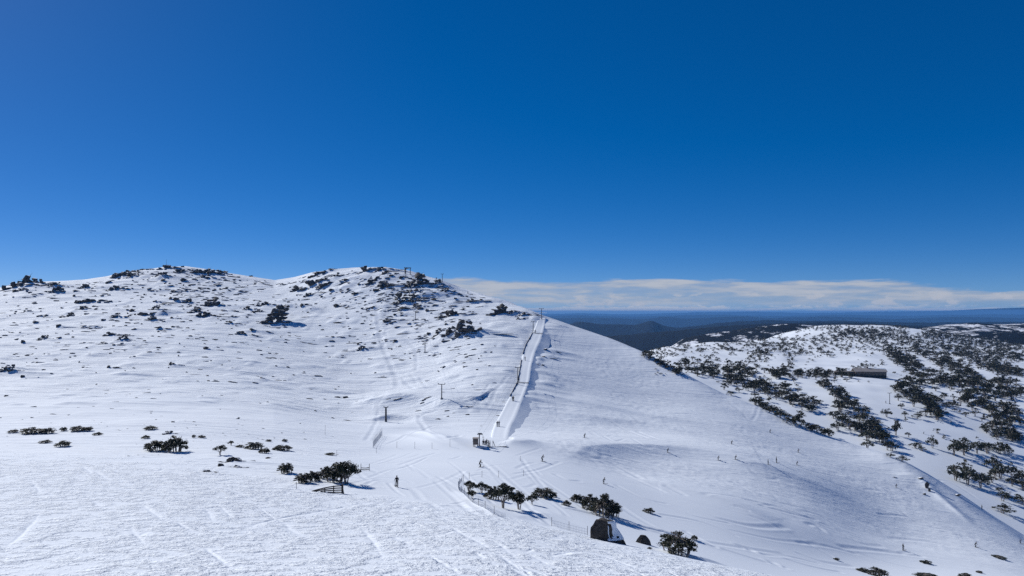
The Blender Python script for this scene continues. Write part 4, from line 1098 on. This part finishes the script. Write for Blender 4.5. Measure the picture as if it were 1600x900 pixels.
solid('roof', M_ROOF, hs, lambda v, f: box(v, f, (-7 * k, 0.6, 14.1 * k), (9.5 * k, 1.9, 0.7 * k)))
for sx in (-10, -8, -4): solid('leg', M_STEEL, root, lambda v, f: box(v, f, (sx * k, 0.2, 2.0 * k), (0.9 * k, 0.2, 6 * k)))
solid('platform', M_SNOW2, root, lambda v, f: box(v, f, (3 * k, 0.5, 0.8 * k), (16 * k, 2.6, 2.4 * k)))
solid('platform_edge', M_WOOD, root, lambda v, f: box(v, f, (2 * k, -0.87, -0.4 * k), (9 * k, 0.12, 1.4 * k)))
for sx, sz in ((6, 15), (4.5, 17), (-11, 11)):
    solid('hanger', M_STEEL, root, lambda v, f: [box(v, f, (sx * k, 0, sz * k), (0.07, 0.07, 4.5 * k)), box(v, f, (sx * k, 0, (sz - 2.3) * k), (1.7 * k, 0.07, 0.08))])
tops['a1'] = (p + Vector((-4 * k, 0, 21 * k)), p + Vector((4 * k, 0, 21 * k)))
p = at(772, 698, 150); k = p.y / F
root = thing('ramp_rail', 'slanting dark rail beside the queue at the lift base', 'railing', p)
solid('rail', M_STEEL, root, lambda v, f: tube(v, f, [(-2 * k, 0.4, 9 * k), (2.2 * k, -0.4, -0.5 * k)], [0.08, 0.08], 5))
solid('post', M_STEEL, root, lambda v, f: box(v, f, (-2 * k, 0.4, 4 * k), (0.09, 0.09, 10 * k)))
# haul ropes
def rope(keys, label):
    root = None
    for side in (0, 1):
        pts = []
        for a, b in zip(keys[:-1], keys[1:]):
            A, Bq = tops[a][side], tops[b][side]
            for i in range(8):
                t = i / 8; q = A.lerp(Bq, t); q.z -= 0.02 * (Bq - A).length * 4 * t * (1 - t) * 0.5; pts.append(q)
        pts.append(tops[keys[-1]][side])
        if root is None: root = thing('haul_rope', label, 'cable', pts[0])
        solid('strand', M_STEEL, root, lambda v, f: tube(v, f, [tuple(q - root.location) for q in pts], [0.016] * len(pts), 4))
rope(['a1', 'a2', 'a3', 'a4'], 'thin steel rope running up beside the lift track')
rope(['b1', 'b2', 'b3', 'b4'], 'thin steel rope running up past the lone lift tower to the summit')

# ---- wooden snow fence by the big clump
p0 = at(480, 767, 80); p1 = at(535, 771, 80)
root = thing('snow_fence', 'dark wooden rail fence half buried in snow below the big clump of bushes', 'fence', p1)
d = p0 - p1; kf = p1.y / F
npost = 4
for i in range(npost + 1):
    t = i / npost; q = d * t; h_ = (14 - 12 * t ** 1.4) * kf
    solid('post', M_WOOD, root, lambda v, f: box(v, f, (q.x, q.y, h_ / 2 - 0.3), (0.28 if i == 0 else 0.14, 0.16, h_ + 0.6)))
for r in range(4):
    z0_ = (2.0 + 3.4 * r) * kf
    tmax = min(1.0, 0.42 + 0.2 * r)
    pts = []
    for s in range(9):
        t = tmax * s / 8; q = d * t
        pts.append((q.x, q.y - 0.1, z0_ + (1.0 * math.sin(math.pi * t) - 11.5 * (t ** 1.4) * (r + 1) / 4) * kf * 0.9))
    solid('rail', M_WOOD, root, lambda v, f: tube(v, f, pts, [0.09] * 9, 4))
solid('brace', M_WOOD, root, lambda v, f: tube(v, f, [(0, 0, 13 * kf), (4 * kf, -0.6, -1.0 * kf)], [0.06, 0.05], 4))
p = at(571, 735, 80); k = p.y / F
root = thing('gate_frame', 'small dark low barrier between two thin poles right of the big clump', 'barrier', p)
for sx in (-7, 6): solid('post', M_WOOD, root, lambda v, f: box(v, f, (sx * k, 0, 4.5 * k), (0.09, 0.09, 12 * k)))
for sz in (1.5, 4): solid('rail', M_WOOD, root, lambda v, f: tube(v, f, [(-7 * k, 0, sz * k), (0, 0, sz * k - 0.05), (6 * k, 0, sz * k + 0.08)], [0.07] * 3, 4))
# ---- net fences: posts, top cord and close slats
def net_fence(pix, h, step, label, every=10, dmin=80):
    g_ = spline(ground_line(pix, dmin), 6)
    P = [Vector((x, y, ground_z(x, y))) for x, y in g_]
    L_ = [0]
    for a, b in zip(P[:-1], P[1:]): L_.append(L_[-1] + (b - a).length)
    n_ = int(L_[-1] / step)
    root = thing('net_fence', label, 'fence', P[0])
    Q = [Vector([np.interp(L_[-1] * i / n_, L_, [p_[c] for p_ in P]) for c in range(3)]) - P[0] for i in range(n_ + 1)]
    vs_, fs_ = [], []
    for i, q in enumerate(Q):
        if i % every == 0: solid('post', M_BAMBOO, root, lambda v, f: box(v, f, (q.x, q.y, q.z + h * 0.7), (0.06, 0.06, h * 1.7)))
        else: box(vs_, fs_, (q.x, q.y, q.z + h / 2), (0.024, 0.015, h))
    for zz in (0.15, 0.5, 1.0): tube(vs_, fs_, [(q.x, q.y, q.z + h * zz) for q in Q], [0.013] * len(Q), 3)
    o = link('netting', mesh_from('netting', vs_, fs_, [M_NET]), root); o['kind'] = 'stuff'
net_fence([(722,752),(716,762),(728,775),(748,790),(768,801),(790,811)], 0.7, 0.3, 'curved net fence along the edge of the run below the middle clump', 14)
net_fence([(862,822),(890,829),(918,836)], 0.8, 0.22, 'short net fence leading to the large boulder from the left', 12)
net_fence([(583,700),(590,690),(597,681)], 1.6, 0.5, 'dark mesh fence panel standing by the snow bank left of the lift base', 8, 120)
# ---- marker poles
for i, (x, y, h, lab) in enumerate([(508,679,15,'thin marker pole alone on the snow left of the lift base'),(526,712,8,'short marker pole right of the flat heath strip'),(463,764,10,'thin marker pole at the left end of the big clump'),(620,700,10,'first thin pole of the row left of the lift base'),(648,701,10,'second thin pole of the row left of the lift base'),(675,701,9,'third thin pole of the row left of the lift base'),(703,698,12,'thicker fourth pole of the row left of the lift base'),
    (724,752,10,'leftmost thin pole behind the middle clump'),(733,748,9,'second thin pole behind the middle clump'),(753,746,10,'third thin pole behind the middle clump'),(779,746,10,'fourth thin pole behind the middle clump'),(818,744,9,'rightmost thin pole behind the middle clump'),(813,720,7,'thin pole on the run right of the lift base'),(588,708,8,'thin pole at the foot of the dark mesh fence panel')]):
    p = at(x, y, 80); k = p.y / F
    root = thing('marker_pole', lab, 'pole', p)
    solid('cane', M_BAMBOO, root, lambda v, f: tube(v, f, [(0, 0, -0.3), (0.02, 0, h * k)], [0.04, 0.03], 5))
    solid('cap', M_STEEL, root, lambda v, f: tube(v, f, [(0.02, 0, h * k - 0.12), (0.02, 0, h * k + 0.04)], [0.05, 0.05], 5))

# ---- lodge
p = at(1358, 588, 450); k = p.y / F
root = thing('lodge', 'long grey timber lodge with low pitched snow-patched roof among the valley trees', 'building', (p.x, p.y, p.z - 0.3), -0.12)
W, Dp_, Hh = 46 * k, 9.0, 4.6
solid('wall', M_WALL, root, lambda v, f: box(v, f, (0, 0, Hh / 2 - 0.5), (W, Dp_, Hh + 1)))
def roof_(v, f):
    e = 0.7
    v += [(-W/2 - e, -Dp_/2 - e, Hh - 0.1), (W/2 + e, -Dp_/2 - e, Hh - 0.1), (W/2 + e, 0.5, Hh + 2.6), (-W/2 - e, 0.5, Hh + 2.6), (W/2 + e, Dp_/2 + e, Hh - 0.1), (-W/2 - e, Dp_/2 + e, Hh - 0.1),
          (-W/2 - e, -Dp_/2 - e, Hh + 0.18), (W/2 + e, -Dp_/2 - e, Hh + 0.18), (W/2 + e, 0.5, Hh + 2.9), (-W/2 - e, 0.5, Hh + 2.9), (W/2 + e, Dp_/2 + e, Hh + 0.18), (-W/2 - e, Dp_/2 + e, Hh + 0.18)]
    f += [(6, 7, 8, 9), (9, 8, 10, 11), (3, 2, 1, 0), (5, 4, 2, 3), (0, 1, 7, 6), (4, 5, 11, 10), (1, 2, 8, 7), (2, 4, 10, 8), (3, 0, 6, 9), (5, 3, 9, 11)]
rf = solid('roof', M_ROOF, root, roof_)
solid('snow_patch', M_SNOW2, rf, lambda v, f: (v.extend([(W*0.08, 0.3, Hh + 2.98), (W*0.5 + .6, 0.3, Hh + 2.98), (W*0.5 + .6, -1.7, Hh + 1.95), (W*0.2, -1.0, Hh + 2.32)]), f.append((3, 2, 1, 0))))
solid('chimney', M_WALL, rf, lambda v, f: box(v, f, (-W * 0.05, 0.8, Hh + 3.2), (1.2, 1.0, 2.0)))
for i in range(8):
    wx = -W / 2 + W * (i + 0.5) / 8
    wd = solid('window', M_GLASS, root, lambda v, f: box(v, f, (wx, -Dp_ / 2 - 0.03, 2.3), (1.7, 0.08, 1.5)))
    solid('frame', M_GALV, wd, lambda v, f: [box(v, f, (wx, -Dp_ / 2 - 0.06, 2.3 + s * 0.8), (1.9, 0.1, 0.12)) for s in (-1, 1)])
solid('annexe', M_WALL, root, lambda v, f: box(v, f, (-W / 2 - 7.5, 1.0, 2.0), (15, 6.5, 4.6)))
solid('annexe_roof', M_ROOF, root, lambda v, f: box(v, f, (-W / 2 - 7.6, 1.0, 4.5), (15.4, 7.6, 0.3)))
solid('deck', M_WOOD, root, lambda v, f: box(v, f, (0, -Dp_ / 2 - 1.6, 0.5), (W, 3.0, 0.25)))
for i in range(9):
    solid('deck_post', M_WOOD, root, lambda v, f: box(v, f, (-W / 2 + W * i / 8, -Dp_ / 2 - 3.0, 0.3), (0.18, 0.18, 1.8)))

# ------------------------------------------------------------------ skiers
def cloth(name, rgb): return plain(name, rgb, 0.8, 0, 0.15, 8.0)
M_JACK = [cloth('jacket_black', (0.015, 0.016, 0.02)), cloth('jacket_navy', (0.02, 0.03, 0.07)), cloth('jacket_grey', (0.06, 0.06, 0.07)), cloth('jacket_maroon', (0.07, 0.018, 0.02)), cloth('jacket_teal', (0.015, 0.05, 0.06))]
M_PANT = cloth('ski_trousers', (0.016, 0.016, 0.019))
M_BOOT = cloth('ski_boots', (0.03, 0.03, 0.034))
M_SKIN = cloth('skin', (0.40, 0.25, 0.18))
M_HELM = cloth('helmet', (0.02, 0.02, 0.025))
M_SKI = cloth('ski', (0.06, 0.06, 0.07))
def body_mesh(name, J, E, zone):
    me_ = bpy.data.meshes.new(name)
    names = list(J); ix = {n_: i for i, n_ in enumerate(names)}
    me_.from_pydata([J[n_][0] for n_ in names], [(ix[a], ix[b]) for a, b in E], [])
    ob = bpy.data.objects.new(name, me_); col.objects.link(ob)
    md = ob.modifiers.new('skin', 'SKIN'); md.use_smooth_shade = True; md.branch_smoothing = 0.6
    for i, n_ in enumerate(names):
        r_ = J[n_][1]; me_.skin_vertices[0].data[i].radius = r_ if isinstance(r_, tuple) else (r_, r_)
        me_.skin_vertices[0].data[i].use_root = (n_ == 'pelvis')
    sb = ob.modifiers.new('sub', 'SUBSURF'); sb.levels = 1; sb.render_levels = 1
    dg = bpy.context.evaluated_depsgraph_get()
    out = bpy.data.meshes.new_from_object(ob.evaluated_get(dg))
    bpy.data.objects.remove(ob)
    segs = [(Vector(J[a][0]), Vector(J[b][0]), zone(a, b)) for a, b in E]
    out.materials.clear()
    for m_ in (M_JACK[0], M_PANT, M_BOOT, M_SKIN): out.materials.append(m_)
    mi = []
    for pl in out.polygons:
        c = pl.center; best = None
        for a, b, z_ in segs:
            ab = b - a; t = max(0, min(1, (c - a).dot(ab) / max(ab.length_squared, 1e-9))); dd = (c - a - ab * t).length
            if best is None or dd < best[0]: best = (dd, z_)
        mi.append(best[1])
    out.polygons.foreach_set('material_index', mi)
    out.polygons.foreach_set('use_smooth', [True] * len(mi))
    return out
E_ = [('pelvis','spine'),('spine','chest'),('chest','neck'),('neck','head'),('head','crown'),('head','nose'),('chest','shl'),('shl','ell'),('ell','hal'),('chest','shr'),('shr','elr'),('elr','har'),
      ('pelvis','hil'),('hil','knl'),('knl','anl'),('anl','tol'),('pelvis','hir'),('hir','knr'),('knr','anr'),('anr','tor')]
def zone(a, b):
    if b in ('tol', 'tor'): return 2
    if b in ('hil', 'hir', 'knl', 'knr', 'anl', 'anr'): return 1
    if b in ('crown', 'nose', 'head'): return 3
    return 0
def pose(kind):
    J = {'pelvis': ((0, 0, 0.95), (0.17, 0.13)), 'spine': ((0, 0, 1.12), (0.17, 0.13)), 'chest': ((0, 0, 1.34), (0.20, 0.14)), 'neck': ((0, 0, 1.50), 0.065), 'head': ((0, -0.02, 1.62), 0.10), 'crown': ((0, 0, 1.72), 0.08), 'nose': ((0, -0.11, 1.61), 0.02)}
    for s, n_ in ((-1, 'l'), (1, 'r')):
        J['sh' + n_] = ((s * 0.20, 0, 1.41), 0.085); J['el' + n_] = ((s * 0.29, -0.02, 1.15), 0.065); J['ha' + n_] = ((s * 0.27, -0.22, 0.98), 0.055)
        J['hi' + n_] = ((s * 0.11, 0, 0.86), 0.115); J['kn' + n_] = ((s * 0.12, -0.04, 0.49), 0.085); J['an' + n_] = ((s * 0.12, 0.02, 0.10), 0.075); J['to' + n_] = ((s * 0.12, -0.17, 0.06), 0.055)
    if kind == 'ski':      # knees bent, leaning forward and into the turn
        sh = {'pelvis': (0.02, 0.16, 0.72), 'spine': (0.03, 0.06, 0.88), 'chest': (0.05, -0.10, 1.06), 'neck': (0.06, -0.20, 1.20), 'head': (0.07, -0.26, 1.31), 'crown': (0.08, -0.25, 1.42), 'nose': (0.07, -0.35, 1.29)}
        for n_, v in sh.items(): J[n_] = (v, J[n_][1])
        for s, n_ in ((-1, 'l'), (1, 'r')):
            for q, v in (('sh', (s * 0.2 + .05, -0.12, 1.12)), ('el', (s * 0.36 + .05, -0.24, 0.94)), ('ha', (s * 0.36 + .04, -0.46, 0.90)), ('hi', (s * 0.12 + .02, 0.14, 0.66)), ('kn', (s * 0.13, -0.16, 0.44))):
                J[q + n_] = (v, J[q + n_][1])
    if kind == 'ride':     # standing back against a T-bar
        for n_ in ('chest', 'neck', 'head', 'crown', 'nose', 'spine'): v = J[n_][0]; J[n_] = ((v[0], v[1] + 0.06, v[2]), J[n_][1])
        J['hal'] = ((-0.24, -0.30, 1.25), 0.055); J['har'] = ((0.24, -0.10, 0.92), 0.055)
    return body_mesh('person_body_' + kind, J, E_, zone), J
POSES = {k_: pose(k_) for k_ in ('stand', 'ski', 'ride')}
def helmet_mesh(J):
    c = Vector(J['head'][0]).lerp(Vector(J['crown'][0]), 0.45); vs_, fs_ = [], []
    n_ = 10
    for r in range(5):
        a = math.pi / 2 * r / 4; rr_ = 0.135 * math.cos(a * 0.98); z_ = 0.135 * math.sin(a) - 0.02
        for i in range(n_): vs_.append((c.x + rr_ * math.cos(6.2832 * i / n_), c.y + 1.12 * rr_ * math.sin(6.2832 * i / n_) + 0.01, c.z + z_))
    for r in range(4):
        for i in range(n_): fs_.append((r * n_ + i, r * n_ + (i + 1) % n_, (r + 1) * n_ + (i + 1) % n_, (r + 1) * n_ + i))
    fs_.append(tuple(4 * n_ + i for i in range(n_))); fs_.append(tuple(reversed(range(n_))))
    return mesh_from('helmet', vs_, fs_, [M_HELM], True)
KIT = {}
for k_, (bm_, J) in POSES.items():
    hel = helmet_mesh(J)
    skis = []
    for n_ in 'lr':
        ax, ay, az_ = J['an' + n_][0]; vs_, fs_ = [], []
        for (y_, z_) in ((0.75, 0.0), (0.0, 0.0), (-0.75, 0.0), (-0.9, 0.05), (-0.98, 0.12)):
            vs_ += [(ax - 0.05, y_, z_), (ax + 0.05, y_, z_), (ax + 0.05, y_, z_ + 0.025), (ax - 0.05, y_, z_ + 0.025)]
        for q in range(4):
            for i in range(4): fs_.append((q*4 + i, q*4 + (i + 1) % 4, q*4 + 4 + (i + 1) % 4, q*4 + 4 + i))
        fs_ += [(0, 1, 2, 3), (19, 18, 17, 16)]
        skis.append(mesh_from('ski', vs_, fs_, [M_SKI]))
    poles = []
    for s, n_ in ((-1, 'l'), (1, 'r')):
        h_ = J['ha' + n_][0]; vs_, fs_ = [], []
        end = (h_[0] + s * 0.06, h_[1] + (0.75 if k_ == 'ski' else 0.05), 0.25 if k_ == 'ski' else 0.0)
        tube(vs_, fs_, [(h_[0], h_[1], h_[2] + 0.08), end], [0.016, 0.012], 4)
        poles.append(mesh_from('ski_pole', vs_, fs_, [M_STEEL]))
    KIT[k_] = (bm_, hel, skis, poles)
def body_variant(kind, j):
    nm = 'person_body_%s_%d' % (kind, j)
    if nm in bpy.data.meshes: return bpy.data.meshes[nm]
    m_ = KIT[kind][0].copy(); m_.name = nm; m_.materials[0] = M_JACK[j]; return m_
def person(px, py, kind, label, face=0.0, jk=0, size=1.0, dmin=90, group=None, lean=0.0):
    p = at(px, py, dmin)
    z = p.z + 0.05
    for qx, qy, qh in cs:
        if abs(p.y - qy) < 3 and abs(p.x - qx) < qh: z = max(z, 0)
    root = thing('person', label, 'person', (p.x, p.y, p.z + 0.02), face, size, group)
    root.rotation_euler = (0, lean, face)
    b_, hel, skis, poles = KIT[kind]
    link('body', body_variant(kind, jk), root); link('helmet', hel, root)
    for s in skis: link('ski', s, root)
    for s in poles: link('ski_pole', s, root)
    return root
person(620, 761, 'stand', 'skier in dark clothing standing alone in the middle of the saddle, nearest to the camera', math.radians(200), 0, 1.08)
person(750, 730, 'ski', 'skier sliding down just below the lift base', math.radians(120), 0, 1.1)
person(847, 721, 'ski', 'dark upright skier on the run right of the lift base', math.radians(70), 0, 1.15)
person(913, 684, 'ski', 'skier carving on the slope right of the lift track', math.radians(60), 1)
person(943, 756, 'ski', 'lone skier on the run above the big dark clump', math.radians(80), 0)
person(1043, 707, 'ski', 'skier just above the shaded bank, left of the group', math.radians(75), 2)
person(1122, 719, 'ski', 'left skier of a loose pair just above the shaded bank', math.radians(70), 2)
person(1149, 718, 'ski', 'right skier of a loose pair just above the shaded bank', math.radians(75), 0)
person(1143, 694, 'ski', 'skier with a long shadow high above the loose pair', math.radians(50), 0)
person(1203, 676, 'ski', 'highest skier on the right-hand slope', math.radians(50), 1)
person(1200, 726, 'stand', 'upright skier left of the tall one in the right-hand group', math.radians(80), 0)
person(1213, 723, 'stand', 'tallest upright skier in the right-hand group', math.radians(80), 0, 1.15)
person(1245, 727, 'ski', 'small skier low at the right of the right-hand group', math.radians(70), 1)
person(1247, 707, 'ski', 'skier with a long shadow at the right of the right-hand group', math.radians(50), 3)
person(1400, 762, 'ski', 'skier near the dark wind lip on the right-hand slope', math.radians(60), 0)
person(1411, 860, 'stand', 'dark skier standing on the run-out at bottom right', math.radians(100), 0)
person(1524, 855, 'ski', 'skier on the run-out nearest the right edge', math.radians(70), 0, 1.1)
person(1594, 849, 'ski', 'skier half hidden at the right edge of the run-out', math.radians(70), 1)
person(731, 459, 'stand', 'tiny figure standing on the skyline right of the summit', math.radians(160), 0)
person(1384, 630, 'stand', 'tiny figure beside the valley lift pylon', 0.4, 0, 1.0, 330)
person(1486, 661, 'stand', 'tiny figure on the valley snow right of the broad snow gum', 0.4, 0, 1.0, 330)
person(1443, 678, 'ski', 'tiny pale figure in the middle of the valley snow', 0.8, 2, 1.0, 330)
person(1534, 796, 'stand', 'tiny figure beside the flat bush below the slope edge at right', 0.8, 0, 1.0, 280)
def on_track(t, off, lab, jk, grp=None):
    x0, y, z = track_edge(t, 0); hw = [np.interp(t, np.linspace(0, 1, len(cs)), [c[i] for c in cs]) for i in (2,)][0]
    lift = track_lift(t)
    root = thing('person', lab, 'person', (x0 + off * hw, y, z + 0.02), math.radians(180), 1.05, grp)
    b_, hel, skis, poles = KIT['ride']
    link('body', body_variant('ride', jk), root); link('helmet', hel, root)
    for s in skis: link('ski', s, root)
on_track(0.10, -0.62, 'left one of the lowest pair riding up the lift track', 0)
on_track(0.10, -0.40, 'right one of the lowest pair riding up the lift track', 1)
on_track(0.235, -0.30, 'left one of the second pair riding up the lift track', 0)
on_track(0.235, -0.16, 'right one of the second pair riding up the lift track', 2)
on_track(0.555, -0.35, 'single rider in the middle of the upper lift track', 0)
on_track(0.385, -0.75, 'single rider by the tower at the bend of the lift track', 0)
on_track(0.80, -0.45, 'rider near the crossing strip close to the top of the lift track', 0)
for i, (x, y, jk, lab) in enumerate([(755,697,0,'first person in the queue, next to the drive tower'),(758,698,1,'second person in the lift queue'),(760.5,696,0,'third person in the lift queue'),(763,698,2,'fourth person in the lift queue'),(765.5,699,0,'last and rightmost person in the lift queue'),(745,694,0,'attendant standing beside the drive house')]):
    person(x, y, 'stand', lab, math.radians(200 + 15 * i), jk, 1.0, 150)

# ------------------------------------------------------------------ place words for look-alikes: counted from the left
def ordinal(n_):
    w_ = ['first', 'second', 'third', 'fourth', 'fifth', 'sixth', 'seventh', 'eighth', 'ninth', 'tenth', 'eleventh', 'twelfth']
    if n_ <= 12: return w_[n_ - 1]
    return '%d%s' % (n_, 'th' if 10 <= n_ % 100 <= 20 else {1: 'st', 2: 'nd', 3: 'rd'}.get(n_ % 10, 'th'))
from collections import defaultdict
gl = defaultdict(list)
for o in col.objects:
    if o.parent is None and 'label' in o and 'group' in o: gl[o['label']].append(o)
for lab, os_ in gl.items():
    if len(os_) < 2: continue
    os_.sort(key=lambda o: o.location.x / o.location.y)
    for i, o in enumerate(os_):
        o['label'] = ordinal(i + 1) + ' from left, ' + lab
